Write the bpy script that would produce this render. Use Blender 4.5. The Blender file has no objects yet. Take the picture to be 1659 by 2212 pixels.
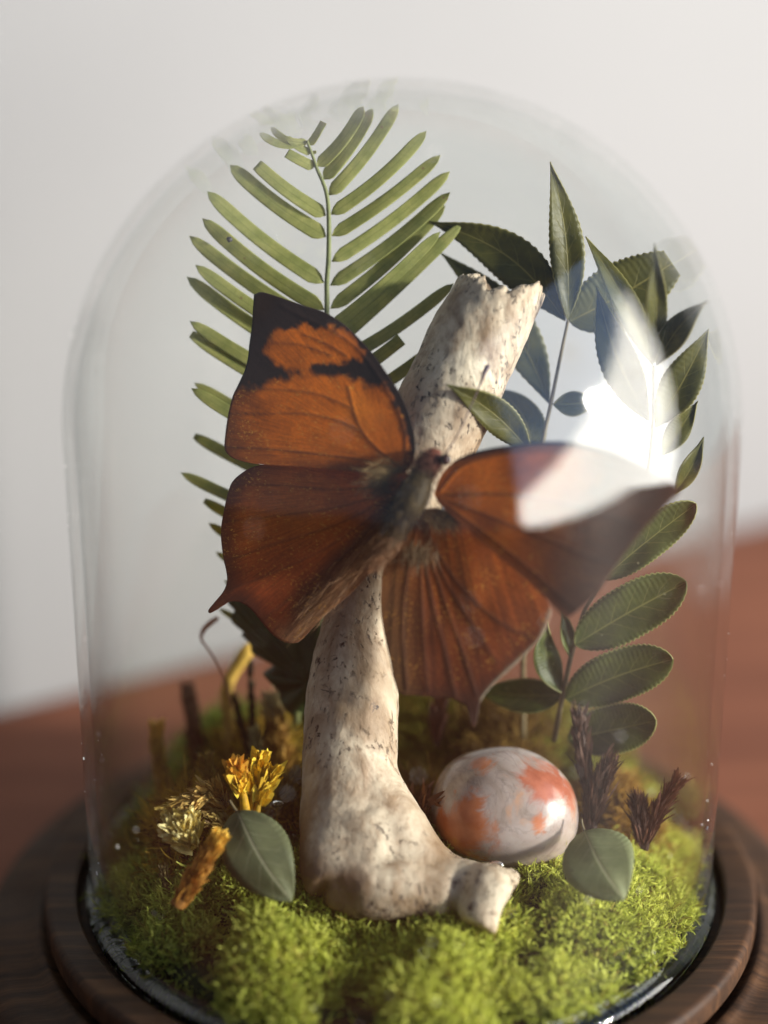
import bpy, bmesh, math, random
import numpy as np
from mathutils import Vector, Matrix

random.seed(7)
rng = np.random.default_rng(11)
S = bpy.context.scene
COL = S.collection
PI = math.pi

# ------------------------------------------------------------------ camera
TH = math.radians(23.0)            # pitch below the horizontal
FPX = 4700.0                       # focal length in units of the 1659-wide plan
DIST = 0.395
CAM = np.array([-0.0032, -DIST * math.cos(TH), 0.075 + DIST * math.sin(TH)])
FW = np.array([0, math.cos(TH), -math.sin(TH)])
UP = np.array([0, math.sin(TH), math.cos(TH)])
RT = np.array([1.0, 0, 0])
cd = bpy.data.cameras.new('camera')
cam = bpy.data.objects.new('camera', cd)
COL.objects.link(cam)
cam.location = CAM
cam.rotation_euler = (PI / 2 - TH, 0, 0)
cd.sensor_fit = 'HORIZONTAL'
cd.sensor_width = 24.0
cd.lens = FPX / 1659 * 24.0
cd.clip_start = 0.01
cd.clip_end = 20
cd.dof.use_dof = True
cd.dof.focus_distance = 0.3985
cd.dof.aperture_fstop = 2.9
cd.dof.aperture_blades = 0
S.camera = cam

# ------------------------------------------------------------------ light
w = bpy.data.worlds.new('World')
S.world = w
w.use_nodes = True
bg = w.node_tree.nodes['Background']
bg.inputs[0].default_value = (0.66, 0.78, 1.0, 1)
bg.inputs[1].default_value = 0.17


def aim(o, loc, tgt):
    o.location = loc
    o.rotation_euler = (Vector(tgt) - Vector(loc)).to_track_quat('-Z', 'Y').to_euler()


def direction(az, el):
    a, e = math.radians(az), math.radians(el)
    return Vector((math.sin(a) * math.cos(e), -math.cos(a) * math.cos(e), math.sin(e)))


# low sun through the window, front right
sl = bpy.data.lights.new('sunbeam_lamp', 'SPOT')
sl.energy = 680
sl.color = (1.0, 0.94, 0.86)
sl.shadow_soft_size = 0.13
sl.spot_size = math.radians(17)
sl.spot_blend = 0.5
so = bpy.data.objects.new('sunbeam_lamp', sl)
COL.objects.link(so)
aim(so, Vector((0, 0, 0.07)) + direction(70, 13.5) * 3.0, (0.065, 0.05, 0.11))

# the window itself: blue sky above, a bright sunlit surface below
wl = bpy.data.lights.new('window_lamp', 'AREA')
wl.shape = 'RECTANGLE'
wl.size = 1.76
wl.size_y = 1.76
wl.energy = 96
wl.use_nodes = True
nt = wl.node_tree
em = nt.nodes['Emission']
geo = nt.nodes.new('ShaderNodeNewGeometry')
sep = nt.nodes.new('ShaderNodeSeparateXYZ')
nt.links.new(geo.outputs['Parametric'], sep.inputs[0])
ma = nt.nodes.new('ShaderNodeMath'); ma.operation = 'MULTIPLY_ADD'
nt.links.new(sep.outputs[0], ma.inputs[0]); ma.inputs[1].default_value = -0.62
nt.links.new(sep.outputs[1], ma.inputs[2])
mb = nt.nodes.new('ShaderNodeMath'); mb.operation = 'ADD'
nt.links.new(ma.outputs[0], mb.inputs[0]); mb.inputs[1].default_value = 0.5
cr = nt.nodes.new('ShaderNodeValToRGB')
cr.color_ramp.elements[0].position = 0.64
cr.color_ramp.elements[0].color = (1.0, 0.96, 0.88, 1)
cr.color_ramp.elements[1].position = 0.69
cr.color_ramp.elements[1].color = (0.085, 0.118, 0.175, 1)
e3 = cr.color_ramp.elements.new(1.0); e3.color = (0.045, 0.065, 0.105, 1)
nt.links.new(mb.outputs[0], cr.inputs[0])
# what stands outside: uneven tones and dark noise blotches across the bright part
nz = nt.nodes.new('ShaderNodeTexNoise'); nz.inputs['Scale'].default_value = 5.0; nz.inputs['Detail'].default_value = 3.0
nt.links.new(geo.outputs['Parametric'], nz.inputs['Vector'])
nr_ = nt.nodes.new('ShaderNodeValToRGB')
nr_.color_ramp.elements[0].position = 0.27; nr_.color_ramp.elements[0].color = (0.22, 0.19, 0.17, 1)
nr_.color_ramp.elements[1].position = 0.37; nr_.color_ramp.elements[1].color = (1, 1, 1, 1)
nt.links.new(nz.outputs['Fac'], nr_.inputs[0])
mx = nt.nodes.new('ShaderNodeMix'); mx.data_type = 'RGBA'; mx.blend_type = 'MULTIPLY'; mx.inputs[0].default_value = 1.0
nt.links.new(cr.outputs[0], mx.inputs[6]); nt.links.new(nr_.outputs[0], mx.inputs[7])
nt.links.new(mx.outputs[2], em.inputs['Color'])
em.inputs['Strength'].default_value = 1.0
wo = bpy.data.objects.new('window_lamp', wl)
COL.objects.link(wo)
aim(wo, Vector((0, 0, 0.09)) + direction(67, 14) * 1.4, (0, 0, 0.09))

S.view_settings.view_transform = 'Standard'
S.view_settings.look = 'None'
S.view_settings.gamma = 1.0
S.view_settings.use_curve_mapping = False
S.view_settings.exposure = 0.16
S.render.engine = 'CYCLES'
S.cycles.use_denoising = True
S.cycles.max_bounces = 12
S.cycles.transparent_max_bounces = 24
S.cycles.transmission_bounces = 10
S.cycles.caustics_reflective = False
S.cycles.caustics_refractive = False
S.cycles.sample_clamp_indirect = 6.0


# ------------------------------------------------------------------ helpers
def W(px, py, depth):
    """point seen at plan position (px, py) at a distance `depth` along the camera axis"""
    px = np.asarray(px, float); py = np.asarray(py, float); depth = np.asarray(depth, float)
    a = (px - 829.5) / FPX; b = (py - 1105.5) / FPX
    d = FW + a[..., None] * RT - b[..., None] * UP
    return CAM + d * depth[..., None]


def onz(px, py, z):
    d = FW + RT * (px - 829.5) / FPX - UP * (py - 1105.5) / FPX
    return CAM + d * ((z - CAM[2]) / d[2])


def pxm(n, depth):
    return n * depth / FPX


def depth_of(p):
    return float((np.asarray(p) - CAM) @ FW)


def hash3(i):
    i = i.astype(np.int64)
    n = i[..., 0] * 374761393 + i[..., 1] * 668265263 + i[..., 2] * 2147483647
    n = (n ^ (n >> 13)) * 1274126177
    n = n ^ (n >> 16)
    return (n & 0xFFFFF) / float(0xFFFFF)


def vnoise(p):
    p = np.asarray(p, float)
    f = np.floor(p); t = p - f; t = t * t * (3 - 2 * t)
    i = f.astype(np.int64); r = 0
    for dx in (0, 1):
        for dy in (0, 1):
            for dz in (0, 1):
                wgt = (t[..., 0] if dx else 1 - t[..., 0]) * (t[..., 1] if dy else 1 - t[..., 1]) * (t[..., 2] if dz else 1 - t[..., 2])
                r = r + wgt * hash3(i + np.array([dx, dy, dz]))
    return r


def n2(x, y, s, seed=0.0):
    x = np.asarray(x, float); y = np.asarray(y, float)
    return vnoise(np.stack([x * s, y * s, np.full_like(x, seed + .37)], -1)) * 2 - 1


def sstep(a, b, x):
    t = np.clip((np.asarray(x, float) - a) / (b - a), 0, 1)
    return t * t * (3 - 2 * t)


def link(o, parent=None):
    COL.objects.link(o)
    if parent is not None:
        o.parent = parent
    return o


def thing(name, label, cat, loc=(0, 0, 0), group=None):
    o = bpy.data.objects.new(name, None)
    o.empty_display_size = 0.01
    o.location = loc
    tag(o, label, cat, group)
    return link(o)


def tag(o, label=None, cat=None, group=None, kind=None):
    if label: o['label'] = label
    if cat: o['category'] = cat
    if group: o['group'] = group
    if kind: o['kind'] = kind
    return o


def mesh_obj(name, verts, faces, mat, parent=None, smooth=True, colors=None, uvs=None, origin=None):
    """verts in world space; stored relative to the parent (or `origin`)"""
    verts = np.asarray(verts, float)
    org = np.array(parent_loc(parent)) if parent is not None else np.array(origin if origin is not None else (0, 0, 0), float)
    me = bpy.data.meshes.new(name)
    fa = np.asarray(faces)
    v = (verts - org).astype(np.float32)
    if fa.ndim == 2:
        k = fa.shape[1]; nf = len(fa)
        me.vertices.add(len(v)); me.vertices.foreach_set('co', v.ravel())
        me.loops.add(nf * k); me.loops.foreach_set('vertex_index', fa.astype(np.int32).ravel())
        me.polygons.add(nf)
        me.polygons.foreach_set('loop_start', np.arange(0, nf * k, k, dtype=np.int32))
        me.polygons.foreach_set('loop_total', np.full(nf, k, np.int32))
        me.update(calc_edges=True)
    else:
        me.from_pydata([tuple(x) for x in v], [], [tuple(f) for f in faces])
    me.validate()
    if colors is not None:
        ca = me.color_attributes.new('Col', 'FLOAT_COLOR', 'POINT')
        c4 = np.ones((len(v), 4), np.float32); c4[:, :3] = colors
        ca.data.foreach_set('color', c4.ravel())
    if uvs is not None:
        ul = me.uv_layers.new(name='UVMap')
        li = np.zeros(len(me.loops), np.int32); me.loops.foreach_get('vertex_index', li)
        ul.data.foreach_set('uv', np.asarray(uvs, np.float32)[li].ravel())
    me.polygons.foreach_set('use_smooth', np.full(len(me.polygons), smooth))
    me.materials.append(mat)
    o = bpy.data.objects.new(name, me)
    if parent is None and origin is not None:
        o.location = origin
    return link(o, parent)


def parent_loc(p):
    l = Vector((0, 0, 0))
    while p is not None:
        l += p.location; p = p.parent
    return l


def solid(o, th):
    m = o.modifiers.new('thickness', 'SOLIDIFY'); m.thickness = th; m.offset = 0
    return o


def grid_faces(nu, nv, closed=False):
    i = np.arange(nu - 1)[:, None]
    m = nv if closed else nv - 1
    j = np.arange(m)[None, :]
    a = i * nv + j; b = i * nv + (j + 1) % nv
    return np.stack([a, b, b + nv, a + nv], -1).reshape(-1, 4)


def spline(pts, n):
    """Catmull-Rom through pts (any dimension), n samples"""
    p = np.asarray(pts, float)
    p = np.vstack([2 * p[0] - p[1], p, 2 * p[-1] - p[-2]])
    k = len(p) - 3
    t = np.linspace(0, k - 1e-9, n); i = t.astype(int); f = (t - i)[:, None]
    a, b, c, d = p[i], p[i + 1], p[i + 2], p[i + 3]
    return .5 * (2 * b + (c - a) * f + (2 * a - 5 * b + 4 * c - d) * f ** 2 + (3 * b - a - 3 * c + d) * f ** 3)


def tube(path, radii, sides=10, cap=True):
    """verts, quads of a tube along a 3D path; ends closed with collapsed rings"""
    path = np.asarray(path, float); radii = np.asarray(radii, float)
    if cap:
        path = np.vstack([path[:1], path, path[-1:]]); radii = np.concatenate([[1e-5], radii, [1e-5]])
    t = np.gradient(path, axis=0)
    t[0] = t[1] if np.linalg.norm(t[0]) < 1e-9 else t[0]
    t[-1] = t[-2] if np.linalg.norm(t[-1]) < 1e-9 else t[-1]
    t /= np.linalg.norm(t, axis=1)[:, None] + 1e-12
    ref = np.array([0.31, -0.93, 0.2])
    v = []
    for q, tt, r in zip(path, t, radii):
        a = np.cross(tt, ref); a /= np.linalg.norm(a) + 1e-9; b = np.cross(tt, a)
        ang = np.linspace(0, 2 * PI, sides, endpoint=False)
        v.append(q + r * (np.cos(ang)[:, None] * a + np.sin(ang)[:, None] * b))
    return np.vstack(v), grid_faces(len(path), sides, True)


def lathe(profile, seg=128):
    pr = np.asarray(profile, float)
    ang = np.linspace(0, 2 * PI, seg, endpoint=False)
    v = np.stack([np.stack([pr[:, 0] * math.cos(a), pr[:, 0] * math.sin(a), pr[:, 1]], -1) for a in ang], 1)
    return v.reshape(-1, 3), grid_faces(len(pr), seg, True)


# ------------------------------------------------------------------ materials
def mat_new(name):
    m = bpy.data.materials.new(name); m.use_nodes = True
    nt = m.node_tree
    return m, nt, nt.nodes['Principled BSDF'], nt.nodes['Material Output']


def nd(nt, typ, **kw):
    n = nt.nodes.new(typ)
    for k, v in kw.items():
        if k == 'op': n.operation = v
        else: setattr(n, k, v)
    return n


def setin(n, **kw):
    for k, v in kw.items():
        n.inputs[k.replace('_', ' ')].default_value = v
    return n


def ramp(nt, src, stops, interp='LINEAR'):
    r = nd(nt, 'ShaderNodeValToRGB'); r.color_ramp.interpolation = interp
    e = r.color_ramp.elements
    while len(e) < len(stops): e.new(0.5)
    for x, (p, c) in zip(e, stops):
        x.position = p; x.color = (*c, 1) if len(c) == 3 else c
    nt.links.new(src, r.inputs[0])
    return r.outputs[0]


def noise(nt, vec, scale, detail=4, rough=.55, dist=0.0):
    n = nd(nt, 'ShaderNodeTexNoise')
    setin(n, Scale=scale, Detail=detail, Roughness=rough, Distortion=dist)
    if vec is not None: nt.links.new(vec, n.inputs['Vector'])
    return n.outputs['Fac']


def mix(nt, fac, a, b, mode='MIX'):
    m = nd(nt, 'ShaderNodeMix', data_type='RGBA', blend_type=mode)
    for s, v in ((m.inputs[0], fac), (m.inputs[6], a), (m.inputs[7], b)):
        if isinstance(v, (int, float)): s.default_value = v
        elif isinstance(v, tuple): s.default_value = (*v, 1)
        else: nt.links.new(v, s)
    return m.outputs[2]


def mth(nt, op, a, b=None, c=None):
    m = nd(nt, 'ShaderNodeMath', op=op)
    for s, v in zip(m.inputs, (a, b, c)):
        if v is None: continue
        if isinstance(v, (int, float)): s.default_value = v
        else: nt.links.new(v, s)
    return m.outputs[0]


def bump(nt, h, strength, dist, bsdf):
    b = nd(nt, 'ShaderNodeBump'); b.inputs['Strength'].default_value = strength; b.inputs['Distance'].default_value = dist
    nt.links.new(h, b.inputs['Height']); nt.links.new(b.outputs[0], bsdf.inputs['Normal'])
    return b.outputs[0]


def objco(nt, scale=(1, 1, 1), rot=(0, 0, 0)):
    t = nd(nt, 'ShaderNodeTexCoord'); m = nd(nt, 'ShaderNodeMapping')
    m.inputs['Scale'].default_value = scale; m.inputs['Rotation'].default_value = rot
    nt.links.new(t.outputs['Object'], m.inputs[0])
    return m.outputs[0]


def add_translucent(nt, bsdf, out, color, fac):
    tr = nd(nt, 'ShaderNodeBsdfTranslucent'); ms = nd(nt, 'ShaderNodeMixShader')
    nt.links.new(color, tr.inputs[0]); ms.inputs[0].default_value = fac
    nt.links.new(bsdf.outputs[0], ms.inputs[1]); nt.links.new(tr.outputs[0], ms.inputs[2])
    nt.links.new(ms.outputs[0], out.inputs[0])


def mat_wall():
    m, nt, b, o = mat_new('wall_paint')
    c = objco(nt)
    f = noise(nt, c, 6, 3)
    nt.links.new(ramp(nt, f, [(.3, (.215, .217, .220)), (.7, (.232, .234, .237))]), b.inputs['Base Color'])
    setin(b, Roughness=.85)
    bump(nt, noise(nt, c, 400, 3), .15, .0005, b)
    return m


def mat_table():
    m, nt, b, o = mat_new('table_wood')
    c = objco(nt, (3, 40, 40), (0, 0, math.radians(30)))
    f = noise(nt, c, 2.2, 6, .6, .4)
    f2 = noise(nt, objco(nt), 9, 3)
    col = ramp(nt, f, [(.25, (.12, .038, .018)), (.5, (.23, .078, .038)), (.75, (.34, .125, .062))])
    col = mix(nt, f2, col, (.17, .058, .032))
    nt.links.new(col, b.inputs['Base Color'])
    setin(b, Roughness=.65)
    b.inputs['Specular IOR Level'].default_value = .3
    bump(nt, f, .15, .0004, b)
    return m


def mat_walnut():
    m, nt, b, o = mat_new('dark_walnut')
    c = objco(nt, (14, 240, 60), (0, 0, math.radians(-28)))
    f = noise(nt, c, 2.0, 7, .65, .6)
    fine = noise(nt, objco(nt, (60, 900, 300), (0, 0, math.radians(-28))), 2, 5, .7)
    col = ramp(nt, f, [(.30, (.014, .007, .004)), (.48, (.048, .022, .010)), (.66, (.125, .058, .024))])
    col = mix(nt, .45, col, ramp(nt, fine, [(.35, (.009, .005, .003)), (.7, (.07, .035, .018))]))
    nt.links.new(col, b.inputs['Base Color'])
    sc = noise(nt, objco(nt), 55, 4)
    nt.links.new(ramp(nt, sc, [(.3, (.5,) * 3), (.7, (.7,) * 3)]), b.inputs['Roughness'])
    b.inputs['Specular IOR Level'].default_value = .2
    bump(nt, fine, .35, .0003, b)
    return m


def mat_glass(name, tint=(.985, .995, .99)):
    """thin blown glass: clear straight through, Fresnel reflection on top"""
    m, nt, b, o = mat_new(name)
    nt.nodes.remove(b)
    tr = nd(nt, 'ShaderNodeBsdfTransparent'); gl = nd(nt, 'ShaderNodeBsdfGlossy'); ms = nd(nt, 'ShaderNodeMixShader')
    gl.inputs['Roughness'].default_value = 0.05
    gl.inputs['Color'].default_value = (1, 1, 1, 1)
    # light crossing the wall at a slant runs through more glass and loses more
    lw = nd(nt, 'ShaderNodeLayerWeight'); lw.inputs[0].default_value = .5
    f = mth(nt, 'POWER', lw.outputs['Facing'], 5.0)
    fres = mth(nt, 'MULTIPLY_ADD', f, .96, .04)
    edge = ramp(nt, noise(nt, objco(nt, (1, 1, .06)), 95, 3, .6), [(.38, (.82, .84, .83)), (.58, (.97, .98, .97))])  # vertical noise streaks in the tint imitate refraction along the sides
    nt.links.new(mix(nt, f, tint, edge), tr.inputs[0])
    bm = nd(nt, 'ShaderNodeBump'); bm.inputs['Strength'].default_value = .05; bm.inputs['Distance'].default_value = .002
    nt.links.new(noise(nt, objco(nt, (1, 1, .35)), 28, 2), bm.inputs['Height'])
    nt.links.new(bm.outputs[0], gl.inputs['Normal'])
    nt.links.new(fres, ms.inputs[0]); nt.links.new(tr.outputs[0], ms.inputs[1]); nt.links.new(gl.outputs[0], ms.inputs[2])
    nt.links.new(ms.outputs[0], o.inputs[0])
    return m


def mat_rim():
    m, nt, b, o = mat_new('thick_rim_glass')
    setin(b, Roughness=.02, IOR=1.5)
    b.inputs['Transmission Weight'].default_value = 1.0
    b.inputs['Base Color'].default_value = (.93, .97, .95, 1)
    return m


def mat_bone():
    m, nt, b, o = mat_new('weathered_bone')
    c = objco(nt)
    along = objco(nt, (1, 1, .42), (0, math.radians(-14), 0))
    big = noise(nt, c, 42, 5, .6, .3)
    mid = noise(nt, along, 150, 6, .68, .4)
    fine = noise(nt, along, 620, 5, .72)
    col = ramp(nt, big, [(.36, (.26, .18, .11)), (.49, (.46, .37, .27)), (.62, (.60, .51, .38)), (.75, (.63, .56, .45))])
    col = mix(nt, ramp(nt, mid, [(.47, (0, 0, 0)), (.63, (.9,) * 3)]), col, (.20, .125, .07))
    col = mix(nt, ramp(nt, fine, [(.48, (0, 0, 0)), (.72, (.6,) * 3)]), col, (.30, .205, .125))
    gate = ramp(nt, noise(nt, c, 75, 3), [(.45, (0, 0, 0)), (.57, (1, 1, 1))])
    pm = mth(nt, 'MULTIPLY', ramp(nt, noise(nt, along, 900, 4, .75, .5), [(.57, (0, 0, 0)), (.63, (1, 1, 1))]), gate)
    col = mix(nt, pm, col, (.050, .028, .020))
    # black lichen scribbles: contour lines of a noise, kept in a few places
    ln = mth(nt, 'ABSOLUTE', mth(nt, 'SUBTRACT', noise(nt, c, 330, 3, .6, .8), .5))
    sc = mth(nt, 'MULTIPLY', mth(nt, 'SUBTRACT', 1.0, nd_smooth(nt, ln, .012, .035)), ramp(nt, noise(nt, c, 120, 3, .6), [(.60, (0, 0, 0)), (.66, (1, 1, 1))]))
    col = mix(nt, sc, col, (.045, .030, .026))
    # brown rot low on the foot, with the dark of its hollow end painted in
    sp = nd(nt, 'ShaderNodeSeparateXYZ'); nt.links.new(c, sp.inputs[0])
    q = mth(nt, 'MULTIPLY_ADD', noise(nt, c, 90, 4), .014, sp.outputs[2])
    foot = mth(nt, 'SUBTRACT', 1.0, nd_smooth(nt, q, .014, .0195))
    lft = mth(nt, 'SUBTRACT', 1.0, nd_smooth(nt, mth(nt, 'MULTIPLY_ADD', noise(nt, c, 120, 3), .006, sp.outputs[0]), .001, .007))
    col = mix(nt, mth(nt, 'MULTIPLY', mth(nt, 'MULTIPLY', foot, lft), .85), col, (.13, .070, .036))
    nt.links.new(col, b.inputs['Base Color'])
    setin(b, Roughness=.58)
    b.inputs['Specular IOR Level'].default_value = .35
    h = mth(nt, 'SUBTRACT', mth(nt, 'MULTIPLY_ADD', fine, .5, mth(nt, 'MULTIPLY', mid, .6)), mth(nt, 'MULTIPLY', pm, .9))
    bump(nt, h, .8, .0007, b)
    return m


def mat_stone():
    m, nt, b, o = mat_new('polished_agate')
    t = nd(nt, 'ShaderNodeTexCoord'); c = t.outputs['Object']
    big = noise(nt, c, 75, 5, .6, .8)
    fine = noise(nt, c, 420, 5, .65)
    base = ramp(nt, big, [(.30, (.17, .125, .10)), (.44, (.29, .23, .20)), (.56, (.35, .285, .26)), (.70, (.42, .36, .335))])
    base = mix(nt, ramp(nt, fine, [(.55, (0, 0, 0)), (.70, (.8, .8, .8))]), base, (.22, .18, .16))
    base = mix(nt, ramp(nt, noise(nt, c, 130, 4, .6, 1.0), [(.56, (0, 0, 0)), (.68, (.7, .7, .7))]), base, (.42, .23, .14))

    def patch(cx, cy, cz, r, s0=.42):
        v = nd(nt, 'ShaderNodeVectorMath', op='DISTANCE'); nt.links.new(c, v.inputs[0]); v.inputs[1].default_value = (cx, cy, cz)
        q = mth(nt, 'MULTIPLY_ADD', mth(nt, 'SUBTRACT', noise(nt, c, 150, 6, .68, .8), .5), r * 3.4, v.outputs['Value'])
        return mth(nt, 'SUBTRACT', 1.0, nd_smooth(nt, q, r * (1 - s0), r * (1 + s0)))

    vl = mth(nt, 'ABSOLUTE', mth(nt, 'SUBTRACT', noise(nt, c, 120, 4, .6, 1.2), .5))
    base = mix(nt, mth(nt, 'MULTIPLY', mth(nt, 'SUBTRACT', 1.0, nd_smooth(nt, vl, .002, .03)), .22), base, (.10, .075, .065))
    orange = ramp(nt, noise(nt, c, 260, 4), [(.3, (.30, .085, .03)), (.7, (.46, .16, .065))])
    red = ramp(nt, noise(nt, c, 260, 4), [(.3, (.24, .065, .035)), (.7, (.40, .135, .080))])
    col = base
    for (p, cc) in STONE_PATCHES(): 
        col = mix(nt, patch(*p), col, orange if cc == 'o' else red)
    nt.links.new(col, b.inputs['Base Color'])
    setin(b, Roughness=.2, IOR=1.5)
    b.inputs['Subsurface Weight'].default_value = .12
    b.inputs['Subsurface Radius'].default_value = (.004, .002, .001)
    b.inputs['Subsurface Scale'].default_value = 1.0
    return m


def nd_smooth(nt, x, a, bb):
    mr = nd(nt, 'ShaderNodeMapRange', interpolation_type='SMOOTHSTEP')
    nt.links.new(x, mr.inputs['Value']); mr.inputs['From Min'].default_value = a; mr.inputs['From Max'].default_value = bb
    return mr.outputs[0]


def mat_leaf(name, dark, light, vein, margin, transl=.25, side=9.0, rough=.5, mid_w=.05, vein_fac=.5, scale=1.0, spots=None):
    m, nt, b, o = mat_new(name)
    t = nd(nt, 'ShaderNodeTexCoord'); sp = nd(nt, 'ShaderNodeSeparateXYZ'); nt.links.new(t.outputs['UV'], sp.inputs[0])
    c = t.outputs['Object']
    u, v = sp.outputs[0], sp.outputs[1]
    d = mth(nt, 'MULTIPLY', mth(nt, 'ABSOLUTE', mth(nt, 'SUBTRACT', v, .5)), 2.0)
    col = mix(nt, ramp(nt, noise(nt, c, 260 * scale, 5, .6), [(.35, (0, 0, 0)), (.68, (1, 1, 1))]), dark, light)
    fine = noise(nt, c, 1800 * scale, 3, .6)
    col = mix(nt, mth(nt, 'MULTIPLY', fine, .45), col, tuple(.55 * x for x in dark))
    wob = mth(nt, 'MULTIPLY', noise(nt, c, 220, 2), .5)
    s = mth(nt, 'FRACT', mth(nt, 'ADD', mth(nt, 'SUBTRACT', mth(nt, 'MULTIPLY', u, side), mth(nt, 'MULTIPLY', d, 1.6)), wob))
    s = mth(nt, 'ABSOLUTE', mth(nt, 'SUBTRACT', s, .5))
    sv = mth(nt, 'SUBTRACT', 1.0, nd_smooth(nt, s, .0, .07))
    sv = mth(nt, 'MULTIPLY', sv, mth(nt, 'SUBTRACT', .85, d)); sv = mth(nt, 'MAXIMUM', sv, 0.0)
    mv = mth(nt, 'SUBTRACT', 1.0, nd_smooth(nt, d, mid_w * .35, mid_w))
    vv = mth(nt, 'MAXIMUM', mth(nt, 'MULTIPLY', mv, 1.0), mth(nt, 'MULTIPLY', sv, .7))
    col = mix(nt, mth(nt, 'MULTIPLY', vv, vein_fac), col, vein)
    mg = nd_smooth(nt, d, .93, 1.0)
    col = mix(nt, mth(nt, 'MULTIPLY', mg, .75), col, margin)
    if spots:
        vo = nd(nt, 'ShaderNodeTexVoronoi'); vo.inputs['Scale'].default_value = 520; nt.links.new(c, vo.inputs['Vector'])
        q = mth(nt, 'SUBTRACT', 1.0, nd_smooth(nt, vo.outputs['Distance'], .08, .2))
        q = mth(nt, 'MULTIPLY', q, nd_smooth(nt, noise(nt, c, 170, 2), .56, .62))
        col = mix(nt, q, col, spots)
    nt.links.new(col, b.inputs['Base Color'])
    setin(b, Roughness=rough)
    b.inputs['Specular IOR Level'].default_value = .35
    hh = mth(nt, 'SUBTRACT', mth(nt, 'MULTIPLY', fine, .4), vv)
    bump(nt, hh, .35, .0003, b)
    tc = mix(nt, 1.0, col, (1.25, 1.15, .55), 'MULTIPLY')
    add_translucent(nt, b, o, tc, transl)
    return m


def mat_vcol(name, rough=.6, transl=.2, nscale=900, namp=.5, sheen=0.0, stretch=None, gold=None):
    """pigment from the mesh's own colours, fine grain on top"""
    m, nt, b, o = mat_new(name)
    a = nd(nt, 'ShaderNodeVertexColor', layer_name='Col')
    f = noise(nt, objco(nt), nscale, 4, .65)
    k = ramp(nt, f, [(.3, (1 - namp,) * 3), (.7, (1 + namp * .4,) * 3)])
    col = mix(nt, 1.0, a.outputs[0], k, 'MULTIPLY')
    if gold:
        tc = nd(nt, 'ShaderNodeTexCoord'); mp = nd(nt, 'ShaderNodeMapping'); nt.links.new(tc.outputs['UV'], mp.inputs[0]); mp.inputs['Scale'].default_value = (60, 5, 1)
        st = noise(nt, mp.outputs[0], 1.0, 4, .7)
        col = mix(nt, 1.0, col, ramp(nt, st, [(.3, (.60, .55, .5)), (.7, (1.25, 1.2, 1.1))]), 'MULTIPLY')
        g = noise(nt, objco(nt, (1, .5, 1.8), (.3, .2, .5)), 1500, 4, .75)
        g = mth(nt, 'MULTIPLY', ramp(nt, g, [(.56, (0, 0, 0)), (.66, (1, 1, 1))]), ramp(nt, noise(nt, objco(nt), 160, 3), [(.42, (0, 0, 0)), (.62, (1, 1, 1))]))
        lum = nd(nt, 'ShaderNodeRGBToBW'); nt.links.new(a.outputs[0], lum.inputs[0])
        g = mth(nt, 'MULTIPLY', g, nd_smooth(nt, lum.outputs[0], .015, .08))
        col = mix(nt, mth(nt, 'MULTIPLY', g, .85), col, gold)
    nt.links.new(col, b.inputs['Base Color'])
    setin(b, Roughness=rough)
    b.inputs['Specular IOR Level'].default_value = .3
    if sheen:
        b.inputs['Sheen Weight'].default_value = sheen
    bump(nt, f, .3, .0002, b)
    if transl:
        add_translucent(nt, b, o, col, transl)
    return m


def mat_plain(name, col, rough=.6, var=.35, scale=300, transl=0.0, spec=.4):
    m, nt, b, o = mat_new(name)
    f = noise(nt, objco(nt), scale, 5, .6)
    c = ramp(nt, f, [(.3, tuple(x * (1 - var) for x in col)), (.7, tuple(x * (1 + var) for x in col))])
    nt.links.new(c, b.inputs['Base Color'])
    setin(b, Roughness=rough); b.inputs['Specular IOR Level'].default_value = spec
    bump(nt, f, .3, .0003, b)
    if transl: add_translucent(nt, b, o, c, transl)
    return m


# ------------------------------------------------------------------ setting: wall, table
R = 0.060
TZ = -0.020
A0 = onz(0, 1530, TZ); A1 = onz(1659, 1118, TZ)
wd = (A1 - A0); wd[2] = 0; wd /= np.linalg.norm(wd)          # along the wall
wn = np.array([wd[1], -wd[0], 0])                             # towards the room
wc = (A0 + A1) / 2
p0, p1 = wc - wd * 1.6, wc + wd * .9
th = -wn * .03
vs = []
for q in (p0, p1, p1 + th, p0 + th):
    for z in (TZ - .6, 1.9):
        vs.append((q[0], q[1], z))
fs = [(0, 2, 3, 1), (2, 4, 5, 3), (4, 6, 7, 5), (6, 0, 1, 7), (1, 3, 5, 7), (0, 6, 4, 2)]
tag(mesh_obj('wall', vs, fs, mat_wall(), smooth=False), kind='structure')
# table top butts against the wall; its right edge lies about 0.3 m from the dome
q0, q1 = wc - wd * .62 + wn * .0006, wc + wd * .30 + wn * .0006
q2, q3 = q1 + wn * .52, q0 + wn * .62
bm = bmesh.new()
top = [bm.verts.new((q[0], q[1], TZ)) for q in (q0, q1, q2, q3)]
bot = [bm.verts.new((q[0], q[1], TZ - .025)) for q in (q0, q1, q2, q3)]
bm.faces.new(top[::-1]); bm.faces.new(bot)
for i in range(4):
    bm.faces.new((top[i], top[(i + 1) % 4], bot[(i + 1) % 4], bot[i]))
bmesh.ops.recalc_face_normals(bm, faces=bm.faces)
bmesh.ops.bevel(bm, geom=[e for e in bm.edges], offset=.002, segments=2, affect='EDGES')
me = bpy.data.meshes.new('table'); bm.to_mesh(me); bm.free(); me.materials.append(mat_table())
tag(link(bpy.data.objects.new('table', me)), kind='structure')

# ------------------------------------------------------------------ wooden base
base = thing('wooden_base', 'round dark walnut base with stepped rings under the glass dome', 'base', (0, 0, TZ))
walnut = mat_walnut()


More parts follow.
